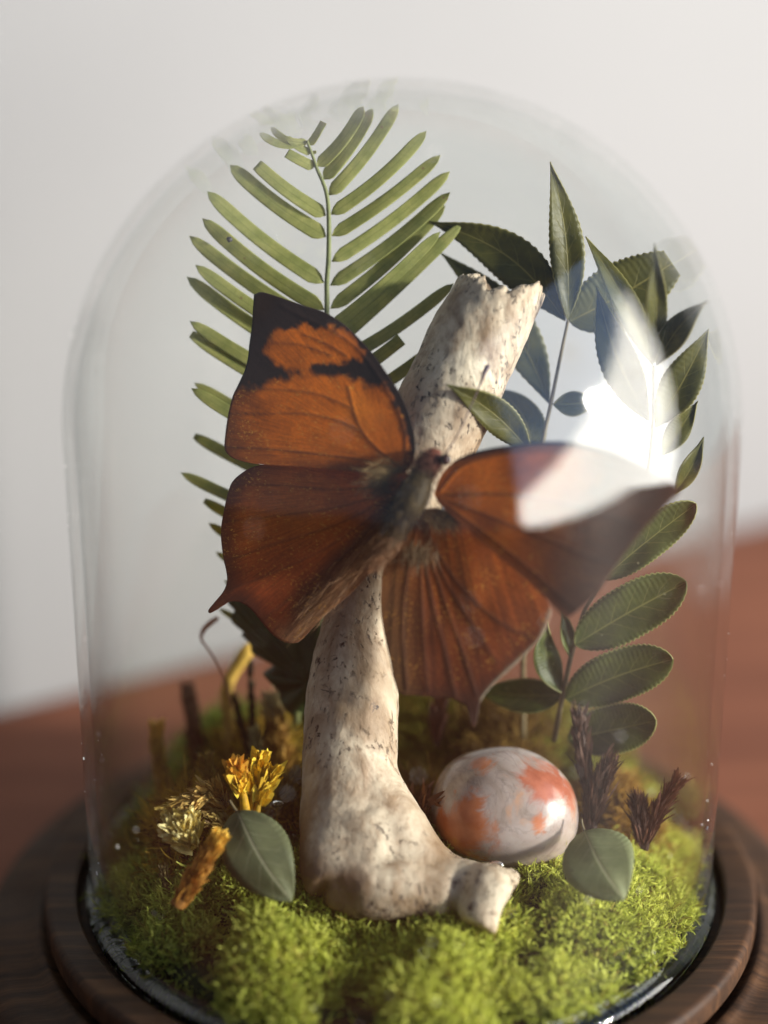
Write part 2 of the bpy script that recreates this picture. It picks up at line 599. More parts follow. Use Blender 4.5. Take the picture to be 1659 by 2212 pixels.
def fillet(pts, r=.0012, n=4):
    out = [pts[0]]
    for a, b, c in zip(pts, pts[1:], pts[2:]):
        a, b, c = map(np.array, (a, b, c))
        u = (a - b); v = (c - b); lu, lv = np.linalg.norm(u), np.linalg.norm(v)
        k = min(r, lu * .45, lv * .45)
        s, e = b + u / lu * k, b + v / lv * k
        for t in np.linspace(0, 1, n):
            out.append(tuple((1 - t) ** 2 * s + 2 * t * (1 - t) * b + t * t * e))
    out.append(pts[-1])
    return out


pl = fillet([(.0, TZ + .0006), (.0815, TZ + .0006), (.0815, -.0105), (.0785, -.0085), (.0722, -.0080), (.0700, -.0064)], .0022)
v, f = lathe(pl + [(.0690, -.0075), (0, -.0075)])
mesh_obj('lower_tier', v, f, walnut, base)
ring = fillet([(.0625, -.0068), (.0625, -.0012), (.0629, -.0006), (.0680, -.0006), (.0688, -.0016), (.0688, -.0058), (.0676, -.0068), (.0625, -.0068)], .0010)
v, f = lathe(ring)
mesh_obj('raised_ring', v, f, walnut, base)
v, f = lathe(fillet([(0, -.0070), (.0625, -.0070), (.0625, -.0040), (.0580, -.0040), (.0572, -.0005), (0, -.0005)], .0006))
mesh_obj('centre_disc', v, f, walnut, base)

# ------------------------------------------------------------------ glass dome
dome = thing('glass_dome', 'clear glass bell dome covering the butterfly display', 'glass dome', (0, 0, -.003))
ZS = .0928
TG = .0021
prof_o = [(R, -.0015 + k * (ZS + .0015) / 24) for k in range(24)] + [(R * math.cos(a), ZS + R * math.sin(a)) for a in np.linspace(0, PI / 2 - .004, 48)]
ri = R - TG
prof_i = [(ri, -.0015 + k * (ZS + .0015) / 24) for k in range(24)] + [(ri * math.cos(a), ZS + ri * math.sin(a)) for a in np.linspace(0, PI / 2 - .004, 48)]
v, f = lathe(prof_o + [(1e-5, ZS + R)] + [(1e-5, ZS + ri)] + prof_i[::-1] + [prof_o[0]], 160)
mesh_obj('dome_shell', v, f, mat_glass('blown_glass'), dome)
rim = [(R - TG * .5 + .0021 * math.cos(a), -.0018 + .0021 * math.sin(a)) for a in np.linspace(0, 2 * PI, 20)]
v, f = lathe(rim, 160)
mesh_obj('rim_bead', v, f, mat_rim(), dome)

# dust and lint on the outside of the glass
N = 170
zz = rng.uniform(.004, .150, N); aa_ = rng.uniform(-PI, 0, N)
rr_ = np.where(zz < ZS, R, np.sqrt(np.maximum(R * R - (zz - ZS) ** 2, 1e-8)))
dp = np.stack([rr_ * np.cos(aa_), rr_ * np.sin(aa_), zz], -1); cz = np.stack([0 * zz, 0 * zz, np.minimum(zz, ZS)], -1)
DUST = (dp, (dp - cz) / R)

# ------------------------------------------------------------------ moss bed
def lumps(x, y):
    a = n2(x, y, 120, 1.0); b = n2(x, y, 290, 5.0)
    return .0042 * a + .0026 * b


def mound(x, y):
    x = np.asarray(x, float); y = np.asarray(y, float)
    r = np.hypot(x, y) / .0562
    z = .0005 + .0105 * (1 - np.clip(r, 0, 1) ** 3.2)
    z += .0030 * sstep(-.01, .04, y) * (1 - np.clip(r, 0, 1) ** 4)        # higher at the back
    z -= .0030 * sstep(-.03, -.055, y)
    z += .0085 * np.exp(-((y - .024) / .013) ** 2) * sstep(.050, .036, np.abs(x))      # a bank behind bone and stone
    z += .0030 * np.exp(-((x + .024) / .012) ** 2 - ((y + .036) / .010) ** 2)
    z += .0030 * np.exp(-((x - .034) / .012) ** 2 - ((y + .022) / .012) ** 2)
    z += .0024 * np.exp(-((x - .003) / .009) ** 2 - ((y + .046) / .006) ** 2)           # swells in front of the bone foot
    z -= .0045 * np.exp(-((x + .009) / .011) ** 2 - ((y + .035) / .009) ** 2)           # bone presses the cushion down
    z -= .0035 * np.exp(-((x - .016) / .008) ** 2 - ((y + .036) / .008) ** 2)
    z += lumps(x, y) * (1 - .7 * np.clip(r, 0, 1) ** 4)
    return z


nr, na = 60, 160
rr = np.linspace(0, .0555, nr)[:, None] * np.ones((1, na)); aa = np.linspace(0, 2 * PI, na, endpoint=False)[None, :] * np.ones((nr, 1))
x, y = rr * np.cos(aa), rr * np.sin(aa)
vz = np.stack([x, y, mound(x, y) - .0008], -1).reshape(-1, 3)
skirt = np.stack([.0553 * np.cos(aa[0]), .0553 * np.sin(aa[0]), np.full(na, -.0003)], -1)
vv = np.vstack([vz, skirt])
bed = mesh_obj('moss_bed', vv, grid_faces(nr + 1, na, True), mat_plain('moss_soil', (.030, .030, .010), .9, .5, 500), origin=None)
tag(bed, kind='structure')


def ribbons(base, dirs, length, width, curl, seg=5, taper=.85, wave=0.0):
    """curved tapering blades; arrays of N. Returns verts, quads"""
    N = len(base)
    t = np.linspace(0, 1, seg + 1)[None, :, None]
    L = length[:, None, None]
    ctr = base[:, None, :] + dirs[:, None, :] * L * t + curl[:, None, :] * L * t ** 2
    if wave:
        s1 = unit(np.cross(dirs, rng.normal(size=(N, 3)))); s2 = np.cross(dirs, s1)
        om = rng.uniform(3.5, 8.0, (N, 1, 1)); am = wave * rng.uniform(.4, 1.2, (N, 1, 1)) * L
        ctr = ctr + am * t * (s1[:, None, :] * np.sin(om * t) + s2[:, None, :] * (np.cos(om * t) - 1))
    side = np.cross(dirs, rng.normal(size=(N, 3))); side /= np.linalg.norm(side, axis=1)[:, None] + 1e-9
    wv = width[:, None, None] * (1 - taper * t ** 1.5) * .5
    a = ctr - side[:, None, :] * wv; b = ctr + side[:, None, :] * wv
    v = np.stack([a, b], 2).reshape(N, -1, 3)                 # N, (seg+1)*2, 3
    k = np.arange(seg)
    q = np.stack([2 * k, 2 * k + 1, 2 * k + 3, 2 * k + 2], -1)  # seg,4
    f = (np.arange(N)[:, None, None] * (2 * (seg + 1)) + q[None]).reshape(-1, 4)
    return v.reshape(-1, 3), f


def unit(a):
    return a / (np.linalg.norm(a, axis=-1, keepdims=True) + 1e-12)


dp, dn = DUST
v, f = ribbons(dp + dn * .00004, unit(np.cross(dn, rng.normal(size=dp.shape))), rng.uniform(.0002, .0009, len(dp)), rng.uniform(.00010, .00022, len(dp)), rng.normal(size=dp.shape) * .1, 3, .3)
tag(mesh_obj('dust', v, f, mat_plain('dust', (.75, .73, .70), .9), dome), kind='stuff')
moss_mat = mat_vcol('moss_fibre', .75, .5, 700, .3)


def clump_field(n, r):
    a = rng.uniform(0, 2 * PI, n); q = .0555 * np.sqrt(rng.uniform(0, 1, n))
    return np.stack([q * np.cos(a), q * np.sin(a)], -1), r * rng.uniform(.65, 1.35, n)


CLC, CLR = clump_field(230, .0052)


def moss_patch(name, label, xs, ys, length, width, color_fn, per=9, spread=.0009, curl=.8, up=.9, ps=None, zfn=mound):
    n = len(xs)
    e = .0008
    nx = (zfn(xs + e, ys) - zfn(xs - e, ys)) / (2 * e); ny = (zfn(xs, ys + e) - zfn(xs, ys - e)) / (2 * e)
    nrm = unit(np.stack([-nx, -ny, np.ones(n)], -1))
    # fibres radiate from rounded heads, leaving dark gaps between the heads
    P_ = np.stack([xs, ys], -1)
    dd_ = np.linalg.norm(P_[:, None, :] - CLC[None], axis=2) / CLR[None]
    keep_ = (dd_.min(1) < .9) | (rng.uniform(0, 1, n) < .25)
    xs, ys, P_, dd_, nrm = xs[keep_], ys[keep_], P_[keep_], dd_[keep_], nrm[keep_]; n = len(xs)
    ci = dd_.argmin(1); dm = np.clip(dd_[np.arange(n), ci], 0, 1)
    off = np.concatenate([P_ - CLC[ci], np.zeros((n, 1))], 1) / CLR[ci][:, None]
    nrm = unit(nrm * .55 + off * 1.0 + np.array([0, 0, .35]))
    lift_ = .0058 * np.sqrt(1 - np.minimum(dm, .99) ** 2) - .0032
    bx = np.repeat(np.stack([xs, ys, zfn(xs, ys) - .0012 + lift_], -1), per, 0)
    nn = np.repeat(nrm, per, 0)
    N = n * per
    bx = bx + rng.normal(size=(N, 3)) * spread * np.array([1, 1, .4])
    d = unit(nn * up + rng.normal(size=(N, 3)) * .5)
    L = length * rng.uniform(.55, 1.35, N); Wd = width * rng.uniform(.7, 1.3, N)
    cv = rng.normal(size=(N, 3)) * curl * .5
    # each fibre forks once about half way up
    fb = bx + d * (L * .45)[:, None]; fd = unit(d + rng.normal(size=(N, 3)) * .75)
    bx = np.vstack([bx, fb]); d = np.vstack([d, fd]); L = np.concatenate([L, L * .62]); Wd = np.concatenate([Wd, Wd * .85]); cv = np.vstack([cv, cv * .6]); N = 2 * N
    v, f = ribbons(bx, d, L, Wd, cv * .35, wave=.22, taper=.7)
    col = color_fn(bx, N)
    # each fibre runs from a darker foot to a lighter tip
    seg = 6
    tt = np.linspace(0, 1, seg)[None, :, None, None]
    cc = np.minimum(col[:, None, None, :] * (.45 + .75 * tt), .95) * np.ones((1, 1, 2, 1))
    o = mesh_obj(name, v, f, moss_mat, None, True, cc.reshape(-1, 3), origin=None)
    return tag(o, label, 'moss', kind='stuff')


def scatter(n, fn, rmax=.0568):
    k = n * 6
    r = rmax * np.sqrt(rng.uniform(0, 1, k)); a = rng.uniform(0, 2 * PI, k)
    x, y = r * np.cos(a), r * np.sin(a)
    keep = rng.uniform(0, 1, k) < fn(x, y)
    return x[keep][:n], y[keep][:n]


def bright_mask(x, y):
    # the fresh cushion: front half, right flank
    edge = .004 + n2(x, y, 90, 3) * .006
    m = np.where(x > .020, sstep(.018, -.002, y - edge), sstep(-.008, -.020, y - edge))
    return m


def col_bright(p, N):
    t = vnoise(p * np.array([260., 260., 260.])) ; u = rng.uniform(0, 1, N)
    a = np.array([.37, .44, .055]); b = np.array([.86, .87, .20]); c = np.array([.40, .34, .07])
    k = a + (b - a) * np.clip(.2 + .6 * t + .5 * (u - .5), 0, 1)[:, None]
    k = np.where((u < .07)[:, None], c, k)
    left = sstep(.0, -.045, p[:, 0])[:, None]
    return k * (1 - .12 * left)


def col_olive(p, N):
    t = vnoise(p * 240.); u = rng.uniform(0, 1, N)
    a = np.array([.11, .105, .016]); b = np.array([.42, .36, .05]); c = np.array([.30, .15, .03])
    k = a + (b - a) * np.clip(.75 * t + .45 * (u - .35), 0, 1)[:, None]
    k = np.where((u < .12)[:, None], c, k)
    lb = (sstep(-.01, -.03, p[:, 0]) * sstep(.0, .02, p[:, 1]))[:, None]
    return k * (1 - lb) + np.array([.30, .42, .07]) * (.6 + .7 * u[:, None]) * lb


xs, ys = scatter(12500, bright_mask)
moss_patch('bright_moss', 'fresh bright green moss cushion around the bone foot and along the front', xs, ys, .0027, .00066, col_bright, 5, curl=1.6, spread=.0005)
xs, ys = scatter(7000, lambda x, y: 1 - bright_mask(x, y))
moss_patch('olive_moss', 'curly dark olive and golden moss behind the stone and bone', xs, ys, .0036, .00036, col_olive, 5, curl=1.6)

# golden clump at the right, under the lowest leaflets
gc = onz(1335, 1745, .012)


def gold_z(x, y):
    return mound(x, y) + .009 * np.exp(-(((x - gc[0]) / .006) ** 2 + ((y - gc[1]) / .007) ** 2))


def col_gold(p, N):
    u = rng.uniform(0, 1, N)[:, None]
    return np.array([.30, .15, .025]) * (1 - u) + np.array([.55, .34, .07]) * u


g = rng.normal(size=(900, 2)) * np.array([.0035, .0045])
moss_patch('golden_moss', 'orange gold moss clump behind the tall brown sprig', gc[0] + g[:, 0], gc[1] + g[:, 1], .0036, .0004, col_gold, 6, curl=1.2, zfn=gold_z)

def hump(px, py, z, h, r):
    c = onz(px, py, z)
    return c, (lambda x, y: mound(x, y) + h * np.exp(-(((x - c[0]) / r) ** 2 + ((y - c[1]) / r) ** 2)))


def col_mustard(p, N):
    u = rng.uniform(0, 1, N)[:, None]; q = rng.uniform(0, 1, N)[:, None]
    k = np.array([.30, .16, .02]) * (1 - u) + np.array([.80, .55, .07]) * u
    return np.where(q < .25, np.array([.10, .055, .015]), k)


def col_rust(p, N):
    u = rng.uniform(0, 1, N)[:, None]
    return np.array([.09, .045, .016]) * (1 - u) + np.array([.38, .24, .06]) * u


for nm_, lb, (px, py, z, h, r), n_, cf in (
        ('mustard_lichen', 'tangled mustard yellow lichen between the yellow clubs and the bone', (600, 1765, .014, .009, .006), 420, col_mustard),
        ('mustard_lichen', 'tangled mustard lichen under the cream tufts at the left', (430, 1800, .012, .007, .007), 460, col_mustard),
        ('rust_moss', 'dark rust brown moss tangle between the bone and the stone', (905, 1740, .016, .006, .006), 420, col_rust),
        ('rust_moss', 'brown gold moss tangle on the bank behind the stone', (1100, 1600, .022, .004, .009), 520, col_rust),
        ('rust_moss', 'brown moss tangle on the bank left of the bone', (560, 1620, .022, .006, .009), 520, col_mustard)):
    c_, zf = hump(px, py, z, h, r)
    g = rng.normal(size=(n_, 2)) * r * .62
    moss_patch(nm_, lb, c_[0] + g[:, 0], c_[1] + g[:, 1], .0042, .00042, cf, 6, curl=2.0, zfn=zf)

# ------------------------------------------------------------------ bone
def chain(pts, n=40, sides=28):
    p = spline(pts, n)
    path = W(p[:, 0], p[:, 1], p[:, 2]); rad = p[:, 3] * p[:, 2] / FPX
    return path, rad


bone_mat = mat_bone()
AV, AF = [], []


def addm(v, f):
    k = sum(len(a) for a in AV)
    AV.append(v); AF.append(np.asarray(f) + k)


shaft = [(1093, 604, .3985, 92), (1055, 680, .3990, 98), (1010, 770, .3995, 103), (962, 880, .4000, 104), (900, 1010, .4005, 94), (845, 1130, .401, 82), (795, 1250, .4015, 74),
         (768, 1350, .4020, 75), (762, 1480, .4020, 96), (757, 1600, .4015, 102), (754, 1700, .4000, 103), (752, 1790, .3975, 102), (755, 1860, .3955, 98), (765, 1905, .3945, 80)]
pth, rad = chain(shaft, 120)
addm(*tube(pth, rad, 40))
for pts in ([(745, 1780, .397, 92), (728, 1870, .3935, 80), (735, 1915, .3915, 76)],
            [(780, 1780, .397, 100), (805, 1860, .3945, 92), (850, 1895, .3935, 70)],
            [(790, 1700, .399, 82), (835, 1790, .397, 88), (895, 1858, .395, 74), (960, 1898, .3935, 60), (1030, 1918, .3915, 56), (1060, 1922, .3905, 56)],
            [(735, 1880, .3935, 84), (790, 1905, .3925, 84), (860, 1910, .392, 78), (920, 1915, .3918, 66), (975, 1922, .3912, 56)],
            [(1010, 1940, .3895, 52), (1060, 1930, .390, 70), (1100, 1918, .391, 52)],
            [(1060, 1930, .390, 64), (1042, 1985, .3875, 58), (1032, 2006, .387, 48)],
            [(1090, 1905, .391, 40), (1118, 1915, .3915, 28)]):
    a, b = chain(pts, 24)
    addm(*tube(a, b, 24))
bv, bf = np.vstack(AV), np.vstack(AF)
borg = onz(775, 1960, .010)
bone = mesh_obj('bone', bv, bf, bone_mat, origin=borg)
rm = bone.modifiers.new('remesh', 'REMESH'); rm.mode = 'VOXEL'; rm.voxel_size = .00055
sm = bone.modifiers.new('smooth', 'SMOOTH'); sm.iterations = 18; sm.factor = .6
dg = bpy.context.evaluated_depsgraph_get(); dg.update()
nm = bpy.data.meshes.new_from_object(bone.evaluated_get(dg))
bone.modifiers.clear(); bone.data = nm
n = len(nm.vertices)
co = np.zeros(n * 3, np.float32); nm.vertices.foreach_get('co', co); co = co.reshape(-1, 3).astype(float)
no = np.zeros(n * 3, np.float32); nm.vertices.foreach_get('normal', no); no = no.reshape(-1, 3)
wp = co + borg
# jagged broken top, notches follow where round the rim a point lies
top = pth[0]; axis = unit(pth[0] - pth[8])
h = (wp - top) @ axis
lat = wp - top - h[:, None] * axis
lx = lat @ RT; ly = lat @ UP
jag = -.0022 + .0036 * sstep(-.002, .0055, lx) + .0004 * np.sin(lx * 1500 + 1) + .0009 * (vnoise(lat * 900 + 3) - .5) * 2 + .0007 * (vnoise(lat * 2300) - .5) * 2 - .0014 * np.exp(-((lx - .0012) / .0008) ** 2) * (ly < .006)
k = sstep(-.0045, 0, h)
wp = wp + axis * (jag * k)[:, None]
# the break is hollow
rl = np.linalg.norm(lat, axis=1)
wp = wp - axis * (sstep(.0058, .0035, rl) * sstep(-.001, .0, h) * .005)[:, None]
# hollow dark face under the knob end at the right
hp = W(1118, 1985, .3885)
dd = np.linalg.norm(wp - hp, axis=1)
wp = wp + unit(hp - W(1040, 1940, .389)) * (-.0028 * np.exp(-(dd / .0045) ** 2))[:, None]
hp2 = W(725, 1945, .3870)
dd = np.linalg.norm(wp - hp2, axis=1)
wp = wp + unit(W(800, 1850, .400) - hp2) * (.0014 * np.exp(-(dd / .0050) ** 2))[:, None]
# uneven weathered surface
wp = wp + no * ((vnoise(wp * 150) - .5) * .0009 + (vnoise(wp * 700) - .5) * .00025)[:, None]
nm.vertices.foreach_set('co', (wp - borg).astype(np.float32).ravel())
nm.polygons.foreach_set('use_smooth', np.full(len(nm.polygons), True))
nm.update()
tag(bone, 'pale weathered bone with broken top and spread foot standing in the moss', 'bone')

# ------------------------------------------------------------------ agate stone
sc_ = W(1090, 1744, .4055)


def STONE_PATCHES():
    def q(px, py, dd): return tuple(W(px, py, .4055 - dd) - sc_)
    return [((*q(1180, 1690, .0075), .0046), 'r'), ((*q(1215, 1715, .004), .0035), 'r'), ((*q(990, 1800, .0085), .0052), 'o'), ((*q(960, 1830, .005), .005), 'o'), ((*q(1010, 1750, .0095), .0030), 'o'),
            ((*q(1165, 1775, .0095), .0016), 'o'), ((*q(1040, 1650, .005), .0022), 'o')]


nu, nv = 48, 64
th_ = np.linspace(.001, PI - .001, nu)[:, None]; ph = np.linspace(0, 2 * PI, nv, endpoint=False)[None, :]
sx, sy, sz = np.sin(th_) * np.cos(ph), np.sin(th_) * np.sin(ph), np.cos(th_) * np.ones_like(ph)
e = np.stack([sx * .0140 * (1 - .10 * sz), sy * .0115, sz * .0114 * (1 + .10 * sx)], -1).reshape(-1, 3)
e *= (1 + .12 * (vnoise(e * 90 + 5) - .5))[:, None]
rot = np.array(Matrix.Rotation(math.radians(17), 3, 'Y') @ Matrix.Rotation(math.radians(12), 3, 'X'))
e = e @ rot.T
stone = mesh_obj('agate_stone', e + sc_, grid_faces(nu, nv, True), mat_stone(), origin=sc_)
tag(stone, 'polished white and orange egg shaped stone resting on the moss', 'stone')

# ------------------------------------------------------------------ leaves
def leaf_mesh(base, tip, half, bend=0.0, d0=.40, d1=.40, tilt=0.0, fold=.0012, shape='lance', teeth=0.0, nteeth=18, bow=0.0, wavy=.0004, cut=1.0, seed=0):
    """blade between two plan points; real curvature in depth. Returns verts, faces, uvs"""
    nu_, nv_ = (max(24, nteeth * 4) if teeth else 22), 9
    u = np.linspace(0, cut, nu_)[:, None]; s = np.linspace(-1, 1, nv_)[None, :]
    b = np.array(base, float); t = np.array(tip, float)
    ax = t - b; L = np.linalg.norm(ax); ax /= L; pr = np.array([-ax[1], ax[0]])
    cx = b[0] + ax[0] * L * u + pr[0] * bend * np.sin(PI * u); cy = b[1] + ax[1] * L * u + pr[1] * bend * np.sin(PI * u)
    if shape == 'lance': pw = np.sin(PI * np.clip(u, 0, 1) ** .85) ** 1.15 * (1 - .12 * u)
    elif shape == 'oblong': pw = (1 - np.abs(2 * np.clip(u, 0, 1) ** 1.05 - 1) ** 2.6) ** .62
    elif shape == 'ovate': pw = np.sin(PI * np.clip(u, 0, 1) ** .78) ** .72
    else: pw = np.minimum(1, (u / .09) ** .6) * np.clip(1 - ((u - .80) / .20).clip(0) ** 2.2, 0, 1) ** .6 * (1 - .12 * u)   # strap
    pw = np.maximum(pw, .004)
    hw = half * pw
    if teeth:
        ph_ = (u * nteeth) % 1.0
        hw = hw * (1 + teeth * (np.abs(ph_ - .5) * 2 - .5) * (pw > .12))
    tx = np.gradient(cx[:, 0]); ty = np.gradient(cy[:, 0]); nn = np.hypot(tx, ty) + 1e-9
    px_, py_ = (-ty / nn)[:, None], (tx / nn)[:, None]
    X = cx + px_ * hw * s; Y = cy + py_ * hw * s
    dep = d0 + (d1 - d0) * u + tilt * s * pw + fold * (1 - np.abs(s)) * pw + bow * np.sin(PI * u) + wavy * np.sin(u * 9 + s * 2 + seed * 1.7) * np.abs(s) + 0 * s
    v = W(X, Y, dep).reshape(-1, 3)
    uv = np.stack([u + 0 * s, .5 + .5 * s + 0 * u], -1).reshape(-1, 2)
    return v, grid_faces(nu_, nv_), uv


def leaf(name, mat, parent, base, tip, half, thick=.00022, origin=None, **kw):
    v, f, uv = leaf_mesh(base, tip, half, **kw)
    return solid(mesh_obj(name, v, f, mat, parent, True, None, uv, origin), thick)


def stem_obj(name, pts, mat, parent, n=60, sides=8, origin=None):
    p = spline(pts, n)
    v, f = tube(W(p[:, 0], p[:, 1], p[:, 2]), p[:, 3] * p[:, 2] / FPX, sides)
    return mesh_obj(name, v, f, mat, parent, origin=origin)


# --- fern frond
fern_mat = mat_leaf('fern_green', (.34, .37, .11), (.52, .52, .19), (.21, .25, .07), (.36, .39, .13),   .55, 34, .6, .07, .6, 1.6, spots=(.30, .22, .10))
fern_stem = mat_plain('fern_stem', (.13, .145, .05), .6)
fr = onz(640, 1540, .012)
fern = thing('fern_frond', 'tall green fern frond with narrow leaflets rising behind the butterfly', 'fern', fr)
FD = lambda py: .4065 - .004 * (1 - (py - 300) / 700.0)        # leans a little to the front at the tip
stem_obj('rachis', [(663, 303, .4015, 3), (675, 335, .402, 3.5), (684, 362, .4022, 4), (704, 412, .4025, 4.5), (710, 465, .403, 5), (710, 550, .4035, 5.5), (706, 611, .404, 5.5), (706, 672, .4045, 6), (700, 850, .406, 6.5), (680, 1050, .408, 7), (655, 1300, .412, 8), (640, 1560, .418, 9)], fern_stem, fern, 90)
cq = lambda p: (379 + p[0] * .406, 185.2 + p[1] * .406)
FERN = [  # base, tip (close-up coordinates), half width, bend, cut
    ((755, 428), (1000, 108), 34, 22, 1), ((787, 497), (1048, 120), 35, 18, 1), ((816, 582), (1185, 97), 36, 22, 1),
    ((826, 684), (1335, 240), 36, 28, 1), ((830, 798), (1410, 368), 35, 20, 1), ((830, 935), (1460, 455), 36, 22, 1),
    ((823, 1062), (1462, 565), 36, 24, 1), ((823, 1186), (1436, 635), 36, 22, 1), ((812, 1300), (1410, 775), 33, 14, 1),
    ((808, 1400), (1528, 728), 37, 10, 1), ((805, 1500), (1482, 1050), 35, 26, 1), ((800, 1640), (1300, 1270), 36, 8, .80), ((800, 1760), (1380, 1390), 34, 20, 1),
    ((800, 690), (395, 385), 38, -16, .9), ((802, 803), (290, 420), 44, -22, 1), ((792, 1048), (168, 560), 42, -26, 1),
    ((793, 1192), (143, 705), 42, -26, 1), ((798, 1300), (73, 797), 40, -22, 1), ((798, 1400), (106, 952), 38, -24, 1), ((798, 1500), (60, 1015), 41, -26, 1),
    ((798, 1640), (77, 1252), 37, -26, 1), ((796, 1720), (55, 1300), 38, -22, .96), ((790, 1930), (100, 1580), 34, -24, 1), ((790, 1990), (84, 1608), 36, -20, 1),
    ((778, 2180), (80, 1850), 34, -18, .97), ((760, 2360), (28, 2058), 32, -18, 1), ((745, 2500), (135, 2195), 30, -14, .97), ((730, 2640), (176, 2325), 28, -14, 1), ((715, 2760), (215, 2480), 24, -10, 1), ((700, 2900), (260, 2630), 22, -8, 1), ((690, 3020), (230, 2780), 20, -8, 1),
    ((700, 292), (447, 250), 22, -40, 1), ((704, 300), (508, 220), 20, -30, 1), ((712, 315), (805, 160), 20, 4, .8), ((738, 432), (540, 320), 28, -6, .72), ((722, 356), (590, 270), 20, -10, 1), ((722, 358), (750, 350), 9, 0, 1),
]
for i, (b_, t_, hw, bd, cut) in enumerate(FERN):
    b2, t2 = cq(b_), cq(t_)
    db = FD(b2[1]) - .0004
    if b2[1] > 1000: db = .4065 + (b2[1] - 1000) * .000015
    dt = db + random.uniform(-.0015, .0022) + (.0015 if t2[1] < 330 else 0)
    if b2[1] < 370: dt = db - .0005 - random.random() * .001
    leaf('leaflet', fern_mat, fern, b2, t2, hw * .406 * 1.04, bend=bd * .406, d0=db, d1=dt, fold=-.00008, shape='strap', bow=random.uniform(-.001, .0006), wavy=.00012, cut=cut, seed=i, tilt=random.uniform(-.0006, .0006), thick=.00007)
# dark speck stuck on one leaflet
sp_v, sp_f = tube(W(np.array([491, 496, 501]), np.array([514, 517, 518]), np.array([.4028, .4026, .4028])), [.0003, .0006, .0003], 8)
mesh_obj('dark_speck', sp_v, sp_f, mat_plain('speck', (.03, .026, .03), .6), fern)

# --- two leafy sprigs at the right
lf_dark = mat_leaf('glossy_leaf', (.085, .084, .016), (.17, .155, .03), (.44, .38, .12), (.42, .38, .15), .5, 8, .42, .045, .55)
lf_round = mat_leaf('round_leaf', (.045, .062, .013), (.10, .125, .026), (.32, .31, .10), (.42, .42, .16), .35, 7, .42, .04, .6, spots=(.35, .36, .2))
lf_stem = mat_plain('sprig_stem', (.11, .085, .04), .6)
c2 = lambda p: (884 + p[0] * .467, 320 + p[1] * .467)
c4 = lambda p: (800 + p[0] * .4568, 884 + p[1] * .4568)

sA = thing('leafy_sprig', 'leafy sprig with pointed dark leaves behind the broken top of the bone', 'sprig', onz(1130, 1590, .012), 'leafy sprigs')
stem_obj('stem', [(1227, 692, .4035, 3.5), (1211, 768, .404, 4), (1190, 871, .4045, 4.5), (1172, 955, .405, 4.5), (1150, 1080, .407, 5), (1135, 1250, .411, 5.5), (1130, 1420, .416, 6), (1130, 1595, .421, 6.5)], lf_stem, sA)
SA = [((733, 795), (652, 62), 86, 34, .4033, .3995, 'lance', 1), ((722, 797), (92, 338), 118, 84, .4035, .4050, 'lance', 1), ((648, 1180), (140, 480), 108, 70, .4065, .4075, 'lance', 1),
      ((742, 800), (1290, 480), 150, 14, .4045, .4030, 'ovate', .86), ((666, 1184), (880, 1165), 62, 6, .4045, .4055, 'lance', 1), ((565, 1410), (172, 1092), 84, 34, .4010, .3880, 'lance', 1), ((570, 1420), (420, 1120), 88, 40, .4050, .4100, 'ovate', 1)]
for i, (b_, t_, hw, bd, d0, d1, shp, cut) in enumerate(SA):
    leaf('leaf', lf_dark, sA, c2(b_), c2(t_), hw * .467, bend=bd * .467, d0=d0, d1=d1, shape=shp, teeth=.08, nteeth=22, bow=-.001, cut=cut, seed=i, tilt=[.0008, -.0015, .001, .0012, 0, -.001, .001][i])

sB = thing('leafy_sprig', 'leafy sprig with toothed oval leaves rising at the right beside the glass', 'sprig', onz(1200, 1600, .012), 'leafy sprigs')
stem_obj('stem', [(1412, 790, .3955, 3.5), (1408, 950, .3985, 4), (1385, 1080, .4010, 4.5), (1330, 1200, .4035, 5), (1275, 1295, .4050, 5), (1261, 1322, .4055, 5), (1245, 1377, .4065, 5.5), (1232, 1423, .4075, 5.5), (1213, 1514, .4095, 6), (1197, 1600, .412, 6.5)], lf_stem, sB)
SB = [((1126, 1003), (816, 408), 66, 22, .3955, .3975, 'lance', 1, 0), ((1108, 1260), (868, 640), 96, -30, .3990, .3985, 'lance', 1, 0), ((1130, 995), (1136, 440), 53, 12, .3950, .3855, 'lance', 1, 0), ((1145, 1003), (1378, 705), 66, -26, .3950, .3880, 'lance', 1, 0),
      ((1140, 1290), (1385, 835), 98, 10, .3985, .3945, 'lance', 1, 0), ((1170, 1420), (1335, 1170), 58, 0, .4005, .3990, 'lance', 1, 0), ((1225, 1600), (1362, 1335), 46, 12, .4015, .3995, 'lance', 1, 0)]
for i, (b_, t_, hw, bd, d0, d1, shp, cut, tl) in enumerate(SB):
    leaf('leaf', lf_dark, sB, c2(b_), c2(t_), hw * .467, bend=bd * .467, d0=d0, d1=d1, shape=shp, teeth=.08, nteeth=20, bow=-.001, cut=cut, seed=i + 3, tilt=[.001, -.001, .0005, -.001, .001, .001, .001][i])
SC = [((1095, 800), (1540, 445), 92, -6, .4030, .3990, 'oblong'), ((968, 1112), (1494, 815), 128, -8, .4060, .4010, 'oblong'), ((922, 1368), (1432, 1180), 122, -16, .4085, .4020, 'oblong'), ((935, 1560), (1352, 1470), 118, 0, .4105, .4035, 'oblong'),
      ((905, 1340), (835, 1000), 68, -36, .4090, .4060, 'lance'), ((900, 1350), (520, 1330), 84, -12, .4100, .4150, 'ovate'), ((945, 1175), (905, 940), 36, 8, .4070, .4080, 'lance')]
for i, (b_, t_, hw, bd, d0, d1, shp) in enumerate(SC):
    leaf('leaf', lf_round, sB, c4(b_), c4(t_), hw * .4568, bend=bd * .4568, d0=d0, d1=d1, shape=shp, teeth=.09, nteeth=24, bow=-.0008, seed=i + 11, tilt=.0012)

